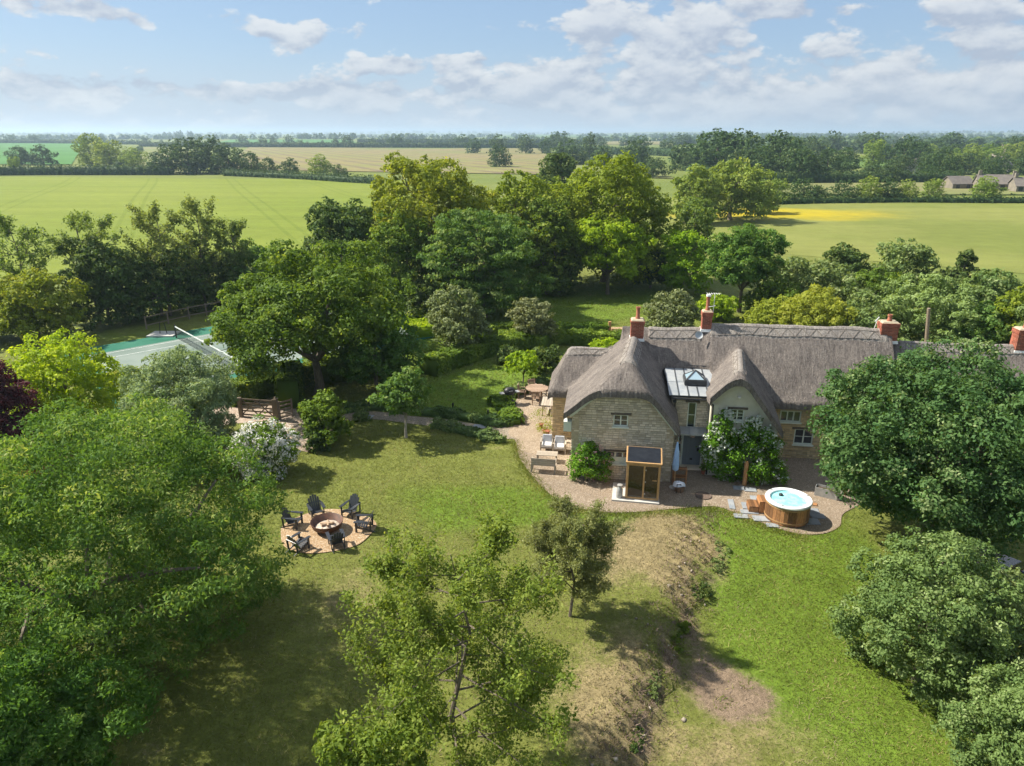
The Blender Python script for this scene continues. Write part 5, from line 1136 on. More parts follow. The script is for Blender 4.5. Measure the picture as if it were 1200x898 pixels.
M['net'] = simple('dark_net', (.03, .04, .035), .8)
M['ground_soil'] = simple('dark_soil', (.07, .05, .035), .95)
M['carpaint'] = simple('midnight_blue_paint', (.012, .03, .06), .22, spec=.7, coat=.8)
M['tyre'] = simple('tyre_rubber', (.02, .02, .02), .8)
M['towelw'] = simple('white_cloth', (.68, .72, .8), .9)
M['smoked'] = simple('smoked_glass', (.014, .012, .008), .06, (.03, .026, .012), 1.2, spec=.7)
m, t, b = newmat('pool_water'); v = t.coord('Object'); ns = t.noise(v, 3.5, 4)
t.put(b.inputs['Base Color'], t.mix(t.ramp(ns, .35, .65), (.22, .62, .66), (.38, .78, .80))); b.inputs['Roughness'].default_value = .08; b.inputs['Coat Weight'].default_value = .6
t.put(b.inputs['Normal'], t.bump(t.noise(v, 11, 3), .35, .03)); M['water'] = m

# --- fire pit and six armchairs
fp = empty('fire_bowl', tuple(pit_c+Vector((0, 0, .04))), 0, 'wide rusty steel fire bowl in the middle of the gravel circle', 'fire pit')
MB().lathe([(.0, .03), (.3, .06), (.55, .2), (.66, .44), (.68, .45), (.69, .43), (.6, .19), (.34, .01), (0, -.02)], 32, closed=True).build('bowl', M['rust'], fp, sm=True)
MB().lathe([(.14, -.02), (.18, .05), (.2, .1)], 16, closed=True).build('foot_ring', M['rust'], fp)
MB().lathe([(.5, .19), (.3, .25), (.12, .27), (0, .28)], 20).build('ash_bed', M['ashes'], fp, sm=True)
for q in (.4, 1.7, 2.9):
    MB().tube([(.3*math.cos(q), .3*math.sin(q), .27), (-.25*math.cos(q+.3), -.25*math.sin(q+.3), .33)], .055, 8).build('log', M['log'], fp)
def adirondack(loc, rz, label):
    e = empty('garden_armchair', loc, rz, label, 'chair', 'black slatted armchairs round the fire bowl'); c = M['chair']   # faces -Y
    for s in (-1, 1):
        MB().box((s*.31, -.36, .27), (.035, .10, .54)).build('leg', c, e)
        MB().add([(s*.27-.015, -.42, .33), (s*.27+.015, -.42, .33), (s*.27+.015, .55, .0), (s*.27-.015, .55, .0), (s*.27-.015, -.42, .2), (s*.27+.015, -.42, .2), (s*.27+.015, .44, 0), (s*.27-.015, .44, 0)][:8], [(0, 1, 2, 3), (4, 7, 6, 5), (0, 4, 5, 1), (3, 2, 6, 7), (0, 3, 7, 4), (1, 5, 6, 2)]).build('side_rail', c, e)
        MB().prism([(s*.25, -.46), (s*.40, -.46), (s*.41, -.1), (s*.37, .34), (s*.31, .34), (s*.25, -.1)], .028, 2, .54).build('armrest', c, e)
        MB().bar((s*.30, .30, .03), (s*.31, .34, .56), .09, .03, (1, 0, 0)).build('leg', c, e)
    sl = None
    e.scale = (.88, .88, .9)
    for i in range(6):
        y = -.40+i*.098; z = .345-.14*(i/5.)**1.0; me_ = MB().box((0, 0, 0), (.56, .085, .022), tint=.5).mesh('seat_slat', c) if sl is None else sl
        sl = me_; o = link('seat_slat', me_, e); o.location = (0, y, z); o.rotation_euler = (R(-14), 0, 0)
    for i in range(5):
        x = (i-2)*.108; top_ = .80-.035*(i-2)**2; a = Vector((x*.88, .10, .22)); d_ = Vector((x*.25, .42, .86)).normalized()
        MB().bar(a, a+d_*top_, .095, .022, Vector((0, -.9, .4))).build('back_slat', c, e)
    MB().box((0, .345, .56), (.66, .03, .07), Matrix.Rotation(R(-26), 3, 'X')).build('back_rail', c, e)
    return e
for px, py, lb in [(343, 617, 'slatted black armchair at the outer side of the fire bowl, nearest the huge walnut tree'), (371, 605, 'slatted black armchair behind the fire bowl on the walnut tree side'), (412, 604, 'slatted black armchair behind the fire bowl on the house side'),
        (428, 621, 'black armchair seen from its side, nearest the house'), (395, 641, 'black armchair seen from behind in front of the fire bowl'), (350, 645, 'black armchair turned three quarters away, nearest corner of the gravel circle')]:
    p = P(px, py); d_ = pit_c-p; adirondack((p.x, p.y, .045), math.atan2(d_.y, d_.x)+math.pi/2+random.uniform(-.12, .12), lb)

# --- hot tub, steps, paving
tc = P(921, 607); tc.z = .05; tub = empty('hot_tub', tuple(tc), R(-7), 'round cedar hot tub full of turquoise water with a white rim', 'hot tub'); RT = .93
nst = 34
for i in range(nst):
    q = 2*math.pi*i/nst; MB().box((math.cos(q)*(RT-.03), math.sin(q)*(RT-.03), .44), (.05, 2*math.pi*RT/nst-.012, .84), q).build('stave', M['cedar'], tub)
MB().lathe([(RT-.06, .03), (RT-.06, .86)], 40, closed=True).build('tub_wall', M['dark'], tub)
for z_ in (.12, .74): MB().lathe([(RT, z_), (RT+.012, z_), (RT+.012, z_+.05), (RT, z_+.05)], 40, closed=True).build('hoop', M['larch'], tub)
MB().lathe([(RT+.04, .84), (RT+.06, .9), (RT+.03, .95), (RT-.1, .96), (RT-.16, .93), (RT-.18, .8), (RT-.3, .5), (0, .4)], 48, closed=True).build('rim', M['acryl'], tub, sm=True)
MB().lathe([(RT-.165, .86), (0, .86)], 40, closed=True).build('water', M['water'], tub)
MB().lathe([(.09, .862), (.09, .93), (.05, .96), (0, .97)], 12, (-.25, .35, 0)).build('floating_dispenser', M['black'], tub)
for q in (.3, 2.3, 4.2): MB().box((math.cos(q)*(RT-.04), math.sin(q)*(RT-.04), .965), (.08, .1, .02), q).build('rim_fitting', M['galv'], tub)
st = empty('tub_steps', tuple(HL(0, 0)), 0); stp = P(887, 598); st.location = (stp.x, stp.y, .05); st.rotation_euler = (0, 0, R(-7)); props(st, None, None); st.name = 'wooden_steps'
props(st, 'two-tread red timber steps against the hot tub', 'steps')
for k, (x0, x1, h_) in enumerate(((-.42, -.02, .28), (.0, .40, .54))):
    for j in range(3): MB().box(((x0+x1)/2-.13+.13*j, 0, h_), (.12, .68, .035)).build('tread_board', M['teakwarm'] if 0 else M['cedar'], st)
    for s in (-1, 1): MB().box(((x0+x1)/2, s*.3, h_/2-.01), (x1-x0, .04, h_-.03)).build('riser', M['cedar'], st)
    for j in range(int(h_/.13)): MB().box((x0+.01, 0, .07+.13*j), (.025, .64, .11)).build('riser_board', M['cedar'], st)
yard = bpy.data.objects['gravel_yard']
for k, (px, py, wx, wy) in enumerate([(866, 573, .55, .4), (879, 575, .55, .4), (887, 585, .6, .4), (876, 594, .5, .6), (878, 601, .75, .35), (868, 606, .6, .35), (892, 609, .7, .45), (950, 600, .7, .5), (948, 612, .85, .5), (958, 606, .6, .4), (905, 617, .5, .3), (857, 592, .25, .9)]):
    p = P(px, py); MB().box((p.x, p.y, .045), (wx, wy, .04), R(-7+random.uniform(-3, 3))).build('paving_slab', M['slab'], yard)
p = P(824, 582); mh = MB(); mh.lathe([(0, .0), (.36, 0), (.38, .02)][::-1], 20, (0, 0, .02)); mho = mh.build('manhole_cover', simple('cast_iron', (.09, .065, .05), .7, (.14, .1, .08), 10)); props(mho, 'round rusty manhole cover flat in the gravel in front of the door', 'manhole cover'); mho.location = (p.x, p.y, .03)

# --- sauna cabin
sa = empty('sauna_cabin', tuple(HL(2.62, -2.03, .1)), GA+R(-3), 'small glass-fronted timber sauna cabin with a dark roof', 'sauna')   # origin: front left corner
W_, D_, Hf, Hb = 1.52, 1.25, 1.80, 1.99; L__ = M['larch']
for x in (.05, W_-.05):
    for y, h_ in ((.05, Hf), (D_-.05, Hb)): MB().box((x, y, h_/2), (.1, .1, h_)).build('corner_post', L__, sa)
MB().box((.80, .05, Hf/2), (.075, .09, Hf-.14)).build('door_post', L__, sa)
for z_, n_ in ((.04, 'bottom_rail'), (Hf-.06, 'top_rail')): MB().box((W_/2, .045, z_), (W_-.2, .085, .1)).build(n_, L__, sa)
MB().box((.43, .05, Hf/2-.01), (.66, .02, Hf-.22)).build('glass_panel', M['smoked'], sa); dd = MB().box((1.13, .04, Hf/2-.01), (.57, .02, Hf-.22)).build('glass_door', M['smoked'], sa)
MB().box((1.28, .02, 1.0), (.2, .03, .04)).build('door_handle', L__, dd)
for z_ in (.3, .9, 1.5): MB().box((.87, .02, z_), (.05, .03, .06)).build('hinge', M['galv'], dd)
for k in range(11):
    z0 = .04+k*.17
    for x in (.0, W_): MB().box((x+(.012 if x == 0 else -.012), D_/2, z0+.08), (.03, D_-.2, .162)).build('side_board', L__, sa)
    MB().box((W_/2, D_-.02, z0+.08), (W_-.2, .03, .162)).build('back_board', L__, sa)
MB().add([(-.05, -.06, Hf+.01), (W_+.05, -.06, Hf+.01), (W_+.05, D_+.05, Hb+.01), (-.05, D_+.05, Hb+.01), (-.05, -.06, Hf+.08), (W_+.05, -.06, Hf+.08), (W_+.05, D_+.05, Hb+.08), (-.05, D_+.05, Hb+.08)], [(0, 3, 2, 1), (4, 5, 6, 7), (0, 1, 5, 4), (1, 2, 6, 5), (3, 0, 4, 7), (2, 3, 7, 6)]).build('roof_frame', L__, sa)
M['felt'] = simple('roof_membrane', (.012, .015, .022), .9, (.02, .024, .032), 3, spec=.1)
MB().add([(.02, .01, Hf+.083), (W_-.02, .01, Hf+.083), (W_-.02, D_-.02, Hb+.083), (.02, D_-.02, Hb+.083), (.02, .01, Hf+.1), (W_-.02, .01, Hf+.1), (W_-.02, D_-.02, Hb+.1), (.02, D_-.02, Hb+.1)], [(0, 3, 2, 1), (4, 5, 6, 7), (0, 1, 5, 4), (1, 2, 6, 5), (3, 0, 4, 7), (2, 3, 7, 6)]).build('roof_panel', M['felt'], sa)
MB().box((.95, .7, .45), (.9, .5, .06)).build('bench', L__, sa)
o = MB().box((0, 0, .05), (2.15, 1.75, .1)).build('concrete_plinth', M['concrete']); o.location = tuple(HL(3.13, -1.42)); o.rotation_euler = (0, 0, GA+R(-3)); props(o, 'pale concrete base slab under the sauna cabin', 'plinth')
p = HL(2.36, -1.95, .1); ch = empty('milk_churn', tuple(p), 0, 'dull silver milk churn standing on the slab beside the sauna cabin', 'churn')
MB().lathe([(.14, 0), (.15, .02), (.15, .42), (.09, .52), (.09, .58), (.12, .6)], 18).build('body', M['galv'], ch, sm=True); MB().lathe([(.125, .6), (.125, .64), (0, .66)], 18).build('lid', M['galv'], ch)

# --- things by the door
p = HL(4.98, -.55); e = empty('folded_parasol', tuple(p), 0, 'closed pale blue parasol leaning at the corner of the gable', 'parasol')
MB().tube([(0, 0, 0), (0, 0, 2.5)], .022, 8).build('pole', M['larch'], e); MB().lathe([(.03, .9), (.13, 1.0), (.15, 1.25), (.10, 1.9), (.03, 2.42)], 10, sx=1.1).build('canopy', M['blue'], e); MB().lathe([(.22, 0), (.22, .06), (.05, .1)], 14).build('base', M['concrete'], e)
p = HL(5.25, -.15); e = empty('log_store', tuple(p), GA, 'small reddish timber rack beside the front door', 'log rack')
for x in (-.3, .3):
    for y in (-.15, .15): MB().box((x, y, .45), (.05, .05, .9)).build('post', M['cedar'], e)
for z_ in (.08, .45, .86):
    for y in (-.12, 0, .12): MB().box((0, y, z_), (.62, .09, .03)).build('shelf_slat', M['cedar'], e)
for k in range(9): MB().tube([(-.22+.055*k, -.15, .14+.05*(k % 2)), (-.22+.055*k, .14, .14+.05*(k % 2))], .045, 7).build('log', M['log'], e)
p = HL(5.2, -.85); e = empty('log_basket', tuple(p), 0, 'round wicker basket in front of the timber rack', 'basket')
MB().lathe([(.2, 0), (.25, .3), (.27, .32), (.24, .32), (.2, .06)], 16, closed=True).build('basket', M['wicker'], e)
rs = np.random.RandomState(3); mb = MB(); mb.lathe([(.26, .33), (.25, .38), (.19, .46), (.1, .5), (0, .51)], 12, (-.03, 0, 0), sx=1.15)
mb.v = [(x+rs.uniform(-.03, .03), y+rs.uniform(-.03, .03), z+rs.uniform(-.03, .03)) for x, y, z in mb.v]; tw = mb.build('folded_towel', M['towelw'], sm=True); tw.location = tuple(HL(5.2, -.85)); props(tw, 'crumpled pale blue-white towel heaped on the wicker basket', 'towel')
e = empty('boot_rack', tuple(HL(5.05, -1.1)), 0, 'small dark metal boot stand at the sauna corner', 'rack')
for x in (0, .18): MB().tube([(x, 0, 0), (x, 0, .5)], .015, 5).build('upright', M['black'], e)
MB().tube([(0, 0, .48), (.18, 0, .48)], .012, 5).build('crossbar', M['black'], e)
p = P(872, 569); e = empty('timber_post', (p.x, p.y, 0), 0, 'short thick peeled oak post standing in front of the hydrangea', 'post')
MB().lathe([(.11, 0), (.105, .5), (.1, 1.18), (.07, 1.27), (0, 1.28)], 12).build('post', M['oakpost'], e, sm=True)
p = P(968, 582); e = empty('water_trough', (p.x, p.y, .03), R(-32), 'galvanised oblong planter trough behind the hot tub', 'trough')
mb = MB()
for a, b, c, d_ in ((-.5, -.21, .5, -.19), (-.5, .19, .5, .21), (-.5, -.19, -.48, .19), (.48, -.19, .5, .19)): mb.span((a, b, 0), (c, d_, .42))
mb.build('side', M['galv'], e); MB().box((0, 0, .3), (.95, .37, .05)).build('soil', M['ground_soil'], e); MB().box((0, 0, .02), (.95, .37, .04)).build('bottom', M['galv'], e)
def plant_pot(px, py, label, r_=.16, h_=.3, leaf='rosemary', plant=.3, mt='pot', cat='plant pot'):
    p = P(px, py); e = empty('plant_pot', (p.x, p.y, .035), 0, label, cat); TREE_SEED[0] += 1; rs = np.random.RandomState(TREE_SEED[0])
    MB().lathe([(r_*.7, 0), (r_*.95, h_*.9), (r_*1.08, h_*.92), (r_*1.08, h_), (r_*.9, h_), (r_*.85, h_*.9), (0, h_*.9)], 16, closed=True).build('pot', M[mt], e, sm=True)
    C = np.array([[0, 0, h_+plant*.5], [r_*.5, 0, h_+plant*.35], [-r_*.5, .02, h_+plant*.4]]); Rr = np.array([[plant*.7, plant*.7, plant*.6]]*3)
    link('foliage', crown('foliage', C, Rr, 500, .07, [G[leaf]], rs, per=10), e); return e
plant_pot(981, 586, 'dark stone pot with a green plant beside the galvanised trough', .2, .4, 'haw', .4, 'greystone')
plant_pot(988, 580, 'terracotta pot behind the dark stone pot', .15, .3, 'hedge', .25)
plant_pot(640, 511, 'yellowish spiky plant in a terracotta pot against the wing wall', .22, .3, 'willow', .55)
plant_pot(634, 502, 'tall thin yellowing plant beyond the terracotta pot by the wing wall', .14, .25, 'golden', .8)
plant_pot(824, 556, 'clipped plant in a clay pot at the foot of the downpipe', .13, .25, 'hedge', .22)
e = MB().box((0, 0, .02), (.32, .24, .035), R(-20)).build('boot_mat', M['cedar']); p = P(953, 592); e.location = (p.x, p.y, .03); props(e, 'flat reddish board lying between the hot tub and the trough', 'board')

# --- barbecue, tables and chairs
p = P(597, 474); e = empty('kettle_barbecue', (p.x, p.y, .03), R(20), 'black domed barbecue on a cart at the edge of the patio', 'barbecue')
MB().lathe([(.06, .62), (.22, .66), (.3, .8), (.3, .82)], 20, closed=True, sx=1.25).build('bowl', M['black'], e, sm=True); ld = MB().lathe([(.3, .83), (.29, .92), (.2, 1.06), (0, 1.12)], 20, sx=1.25).build('lid', M['black'], e, sm=True)
MB().tube([(-.12, -.3, .95), (.12, -.3, .95)], .015, 6).build('handle', M['galv'], ld)
for x in (-.3, .3):
    for y in (-.2, .2): MB().box((x, y, .32), (.035, .035, .64)).build('leg', M['black'], e)
MB().box((0, 0, .2), (.6, .42, .03)).build('shelf', M['black'], e)
for s in (-1, 1): MB().box((s*.5, 0, .78), (.26, .38, .03)).build('side_table', M['galv'], e)
for s in (-1, 1): MB().lathe([(.09, -.02), (.09, .02)], 14).build('wheel', M['tyre'], e).matrix_local = Matrix.Translation((.33*s, -.22, .09))@Matrix.Rotation(R(90), 4, 'Y')
p = P(629, 468); e = empty('round_table', (p.x, p.y, .035), 0, 'round weathered teak dining table on the patio behind the small wing', 'table')
for k in range(9):
    y = -.62+k*.155; w_ = math.sqrt(max(.72**2-(y if abs(y) < .6 else .6)**2, .05)); MB().box((0, y, .73), (2*w_, .145, .03)).build('table_slat', M['teakwarm'], e)
MB().lathe([(.70, .68), (.70, .715), (.62, .715), (.62, .68)], 28, closed=True).build('apron', M['teakwarm'], e)
for q in range(4): a = q*math.pi/2+.78; MB().box((.42*math.cos(a), .42*math.sin(a), .34), (.06, .06, .69)).build('leg', M['teakwarm'], e)
def dining_chair(loc, rz, label):
    e = empty('dining_chair', loc, rz, label, 'chair', 'teak chairs round the outdoor table'); c = M['teakwarm']
    for x in (-.22, .22): MB().box((x, -.2, .22), (.045, .045, .44)).build('leg', c, e); MB().bar((x, .2, 0), (x, .26, .9), .045, .045, (1, 0, 0)).build('leg', c, e); MB().box((x*1.08, 0, .64), (.05, .46, .03)).build('armrest', c, e); MB().box((x*1.08, -.2, .54), (.04, .04, .19)).build('arm_post', c, e)
    for k in range(5): MB().box((0, -.19+.095*k, .44), (.46, .08, .022)).build('seat_slat', c, e)
    for k in range(5): MB().bar((-.16+.08*k, .21, .5), (-.16+.08*k, .25, .84), .045, .018, (0, -1, 0)).build('back_slat', c, e)
    MB().box((0, .258, .88), (.48, .03, .08)).build('top_rail', c, e)
for q, lb in ((-95, 'teak chair on the near side of the round table'), (170, 'teak chair on the barbecue side of the round table'), (105, 'teak chair on the far side of the round table'), (20, 'teak chair between the round table and the wing')):
    a = R(q); dining_chair((p.x+.95*math.cos(a), p.y+.95*math.sin(a), .035), a-math.pi/2, lb)
p = P(642, 484); e = empty('side_table', (p.x, p.y, .035), GA, 'pale slatted oblong table beside the corner of the wing', 'table')
for k in range(5): MB().box((-.3+.15*k, 0, .72), (.135, 1.5, .03)).build('table_slat', M['teak'], e)
for x in (-.28, .28):
    for y in (-.6, .6): MB().box((x, y, .35), (.06, .06, .7)).build('leg', M['teak'], e)
MB().box((0, 0, .1), (.1, 1.2, .06)).build('stretcher', M['teak'], e)
def lounge_chair(p, rz, label):
    e = empty('garden_lounge_chair', (p.x, p.y, .04), rz, label, 'chair', 'cushioned teak lounge chairs'); c = M['teak']
    for x in (-.32, .32):
        MB().box((x, -.3, .28), (.06, .06, .56)).build('leg', c, e); MB().box((x, .3, .33), (.06, .06, .66)).build('leg', c, e); MB().box((x, 0, .575), (.09, .72, .03)).build('armrest', c, e)
    MB().box((0, 0, .24), (.58, .66, .06)).build('seat_frame', c, e)
    for k in range(5): MB().box((-.22+.11*k, .33, .5), (.06, .02, .42)).build('back_slat', c, e)
    m1 = MB().box((0, -.03, .35), (.56, .62, .14), taper=.93).build('seat_cushion', M['cushionlight'], e); m2 = MB().box((0, .23, .58), (.54, .15, .42), Matrix.Rotation(R(-12), 3, 'X'), taper=.93).build('back_cushion', M['cushion'], e)
    for q in (m1, m2): bv = q.modifiers.new('bevel', 'BEVEL'); bv.width = .04; bv.segments = 3
lounge_chair(P(641, 528), GA, 'cushioned teak lounge chair nearer the lawn'); lounge_chair(P(655.5, 530), GA, 'cushioned teak lounge chair nearer the wall')
p = P(666, 527); e = empty('stool_table', (p.x, p.y, .04), GA, 'little square teak table in the corner beside the cushioned chairs', 'table')
for k in range(4): MB().box((-.165+.11*k, 0, .42), (.1, .44, .03)).build('table_slat', M['teak'], e)
for x in (-.18, .18):
    for y in (-.18, .18): MB().box((x, y, .2), (.05, .05, .4)).build('leg', M['teak'], e)
def slat_table(name, label, cat, p, rz, L_, W_, H_, n, back=False):
    e = empty(name, (p.x, p.y, .04), rz, label, cat)
    for k in range(n): MB().box((0, -W_/2+W_*(k+.5)/n, H_), (L_, W_/n-.012, .03)).build('seat_slat' if back else 'table_slat', M['teak'], e)
    for x in (-L_/2+.06, L_/2-.06):
        for y in (-W_/2+.05, W_/2-.05): MB().box((x, y, H_/2-.01), (.07, .07, H_-.02)).build('leg', M['teak'], e)
        if back: MB().box((x, 0, .6), (.08, W_+.04, .03)).build('armrest', M['teak'], e); MB().box((x, W_/2-.05, .5), (.06, .06, .22)).build('arm_post', M['teak'], e); MB().box((x, -W_/2+.03, .58), (.06, .05, .44)).build('back_post', M['teak'], e)
    if back:
        for k in range(4): MB().box((0, -W_/2+.01, .48+.09*k), (L_-.1, .022, .078)).build('back_slat', M['teak'], e)
    return e
slat_table('coffee_table', 'low slatted teak table between the bench and the cushioned chairs', 'table', P(641, 541), GA, 1.08, .55, .42, 6)
slat_table('garden_bench', 'teak bench seen from behind at the edge of the lawn', 'bench', P(637, 553), GA+R(-2), 1.28, .5, .42, 5, True)

# --- gate, posts, fences, path lights
def gate(name, label, a, b, h_, bars, brace=True):
    a, b = P(*a), P(*b); d_ = b-a; L_ = d_.length; e = empty(name, tuple(a), math.atan2(d_.y, d_.x), label, 'gate')
    for x in (.04, L_-.04): MB().box((x, 0, h_/2+.06), (.08, .06, h_+.08)).build('stile', M['postwood'], e)
    for k in range(bars): MB().box((L_/2, 0, .14+(h_-.12)*k/(bars-1)), (L_-.16, .035, .085)).build('rail', M['postwood'], e)
    if brace:
        for s in ((.06, L_/2), (L_-.06, L_/2)): MB().bar((s[0], -.03, .15), (s[1], -.03, h_), .07, .025, (0, 1, 0)).build('brace', M['postwood'], e); MB().bar((s[0], .03, h_), (s[1], .03, .15), .07, .025, (0, 1, 0)).build('brace', M['postwood'], e)
    return e
gate('field_gate', 'wide five-bar wooden gate with crossed braces across the drive', (284, 488), (322, 491), 1.1, 5)
gate('hand_gate', 'narrow wooden gate beside the wide five-bar gate', (328, 492), (344, 488), 1.05, 5, False)
def post(name, label, px, py, s, h_, mat, cat='post', cap=.0, rz=0):
    p = onground(px, py); o = MB(); o.box((0, 0, h_/2), (s, s, h_))
    if cap: o.box((0, 0, h_+cap/2), (s*.8, s*.8, cap), taper=.3)
    o = o.build(name, M[mat]); o.location = tuple(p); o.rotation_euler = (0, 0, rz); return props(o, label, cat)
post('gate_post', 'thick square oak gatepost with a pointed cap between the two gates', 325, 493, .26, 1.35, 'postwood', cap=.14)
post('gate_post', 'slimmer gatepost at the hinge end of the wide gate by the flowering shrub', 283, 489, .2, 1.25, 'postwood')
p = P(364, 520); mb = MB(); mb.prism([(-.14, 0), (.15, 0), (.13, 1.0), (.06, 1.5), (-.04, 1.56), (-.12, 1.2)], .16, 1, -.08); o = mb.build('standing_stone', M['greystone']); o.location = tuple(p); o.rotation_euler = (0, 0, R(15)); props(o, 'tall narrow grey standing stone at the corner of the drive', 'stone')
for px, py, lb in ((433, 481, 'dark bollard lamp in the path border nearest the round shrub'), (531, 485, 'dark bollard lamp half way along the garden path'), (572, 493, 'dark bollard lamp near the patio end of the garden path')):
    p = P(px, py); e = empty('path_light', tuple(p), 0, lb, 'lamp', 'bollard lamps along the garden path'); MB().tube([(0, 0, 0), (0, 0, .55)], .045, 8).build('pole', M['black'], e); MB().lathe([(.06, .55), (.06, .68), (0, .72)], 10).build('head', M['black'], e)
def rail_fence(label, pts, h_, rails, gap, mat='postwood', name='rail_fence', cat='fence'):
    pts = [onground(*p) for p in pts]; e = empty(name, tuple(pts[0]), 0, label, cat); o0 = pts[0]
    for i in range(len(pts)-1):
        a, b = pts[i]-o0, pts[i+1]-o0; n_ = max(1, round((b-a).length/gap)); an = math.atan2((b-a).y, (b-a).x)
        for k in range(n_+(i == len(pts)-2)): q = a.lerp(b, k/n_); MB().box((q.x, q.y, q.z+h_/2), (.1, .1, h_), an).build('post', M[mat], e)
        for k in range(n_):
            q0, q1 = a.lerp(b, k/n_), a.lerp(b, (k+1)/n_)
            for r_ in range(rails): z = h_*(.3+.62*r_/max(1, rails-1)); MB().bar(q0+Vector((0, 0, z)), q1+Vector((0, 0, z)), .035, .09).build('rail', M[mat], e)
rail_fence('post and rail fence in the shade of the tree belt beyond the court', [(172, 386), (222, 374), (262, 366), (300, 358)], 1.15, 2, 2.0)
rail_fence('low woven hurdle fence behind the first chimney', [(717, 396), (741, 397)], .8, 5, .8, 'oakpost', 'hurdle_fence')
post('timber_post', 'square brown timber post where the straight hedge ends', 714, 394, .22, 1.25, 'oakpost')
p = P(1097, 420); o = MB().tube([(0, 0, 0), (0, 0, 2.6), (0, 0, 4.9)], [.14, .13, .11], 10).build('telegraph_pole', M['postwood'], sm=True); o.location = (28.8, 47, 0); o.rotation_euler = (0, R(-7), 0); props(o, 'brown wooden pole rising behind the far part of the thatched roof', 'pole')
slab_pts = [(560, 499), (547, 497)]
for i in (0, 4, 6): p = P(430+i*22, 489+i*1.6+(i > 4)*2); MB().box((p.x, p.y, .04), (.75, .5, .035), R(random.uniform(-12, 4))).build('stepping_stone', M['slab'], bpy.data.objects['path'])

# --- tennis court
N1 = P(207, 397); N2 = P(236, 413.5); nd = (N2-N1).normalized(); ld_ = Vector((-nd.y, nd.x, 0))
if ld_.x < 0: ld_ = -ld_
mid = N1+nd*6.4; ca = math.atan2(ld_.y, ld_.x)
def crect(name, L0, L1, W0, W1, z, mat, parent=None, **kw):
    me_ = bpy.data.meshes.new(name); me_.from_pydata([(L0, W0, z), (L1, W0, z), (L1, W1, z), (L0, W1, z)], [], [(0, 1, 2, 3)]); me_.materials.append(mat); o = link(name, me_, parent, **kw)
    if not parent: o.location = tuple(mid); o.rotation_euler = (0, 0, ca)
    return o
ct = crect('tennis_court', -8.5, 17.5, -7.8, 8.2, .05, M['courtgreen'], kind='structure'); crect('playing_surface', -7., 16, -5.9, 5.9, .06, M['court'], ct)
for (a, b, c, d_) in [(-7, 16, -5.5, -5.44), (-7, 16, 5.44, 5.5), (-7, 16, -4.12, -4.06), (-7, 16, 4.06, 4.12), (-6.4, -6.34, -4.1, 4.1), (6.4, 6.46, -4.1, 4.1), (-6.4, 6.4, -.03, .03), (11.9, 12, -5.5, 5.5)]: crect('court_line', a, b, c, d_, .068, M['line'], ct)
e = empty('tennis_net', tuple(mid), ca, 'dark tennis net with a white band and black posts', 'net')
for y in (-6.4, 6.4): MB().tube([(0, y, 0), (0, y, 1.2)], .06, 8).build('post', M['black'], e)
mb = MB()
for k in range(64): mb.bar((0, -6.4+.2*k, .07), (0, -6.4+.2*k, 1.0), .012, .012, (1, 0, 0))
for k in range(8): mb.bar((0, -6.4, .1+.12*k), (0, 6.4, .1+.12*k), .012, .012)
mb.build('mesh', M['net'], e, kind='stuff'); MB().bar((0, -6.4, 1.04), (0, 6.4, 1.04), .03, .1).build('headband', M['line'], e)
p = P(192, 393); e = empty('umpire_stand', tuple(p), 0, 'pale platform with a dark frame beside the net post', 'platform'); MB().box((0, 0, .1), (2.2, 1.6, .12)).build('platform', M['concrete'], e)
for x in (-.3, .3): MB().tube([(x, 0, .1), (x*.6, 0, 1.1)], .03, 6).build('frame', M['black'], e)

# --- parked car under the maple
p = onground(1196, 706); e = empty('parked_car', (p.x+.2, p.y+.1, p.z), R(-62), 'dark blue car parked in the shade between the maple and the hawthorn', 'car')
def carbody():
    bm_prof = [(-2.15, .35), (-2.2, .62), (-2.1, .88), (-1.35, .98), (-.75, 1.02), (-.1, 1.44), (.9, 1.47), (1.6, 1.36), (2.05, .98), (2.15, .6), (2.1, .35)]
    V = []; Fs = []
    for sy in (-1, 1):
        for x, z in bm_prof: V.append((x, sy*(.88 if z < 1.05 else .66), z))
    n = len(bm_prof); Fs = [tuple(range(n))[::-1], tuple(range(n, 2*n))]+[(i, (i+1) % n, n+(i+1) % n, n+i) for i in range(n)]
    return MB().add(V, Fs)
bd = carbody().build('body', M['carpaint'], e); bv = bd.modifiers.new('bevel', 'BEVEL'); bv.width = .06; bv.segments = 3
MB().add([(-.72, -.62, 1.045), (-.72, .62, 1.045), (-.16, .56, 1.42), (-.16, -.56, 1.42)], [(0, 1, 2, 3)]).build('windscreen', M['glass'], e)
MB().add([(1.63, -.56, 1.36), (1.63, .56, 1.36), (2.06, .64, 1.02), (2.06, -.64, 1.02)], [(0, 1, 2, 3)]).build('rear_window', M['glass'], e)
for s in (-1, 1):
    for x0, x1 in ((-.6, .35), (.42, 1.5)): MB().add([(x0, s*.885, 1.0), (x1, s*.885, 1.0), (x1*.95, s*.70, 1.38), (max(x0+.35, x0*.3), s*.70, 1.38)], [(0, 1, 2, 3)]).build('side_window', M['glass'], e)
    MB().box((-.55, s*.98, 1.0), (.14, .16, .12)).build('wing_mirror', M['carpaint'], e); MB().box((-2.12, s*.62, .72), (.1, .34, .14)).build('headlight', M['acryl'], e)
    for x in (-1.35, 1.35):
        wh = MB().tube([(x, s*.72, .33), (x, s*.92, .33)], .33, 20).build('wheel', M['tyre'], e); MB().tube([(x, s*.9, .33), (x, s*.935, .33)], .2, 14).build('rim', M['galv'], wh)
MB().box((-2.2, 0, .5), (.06, 1.3, .16)).build('grille', M['black'], e)

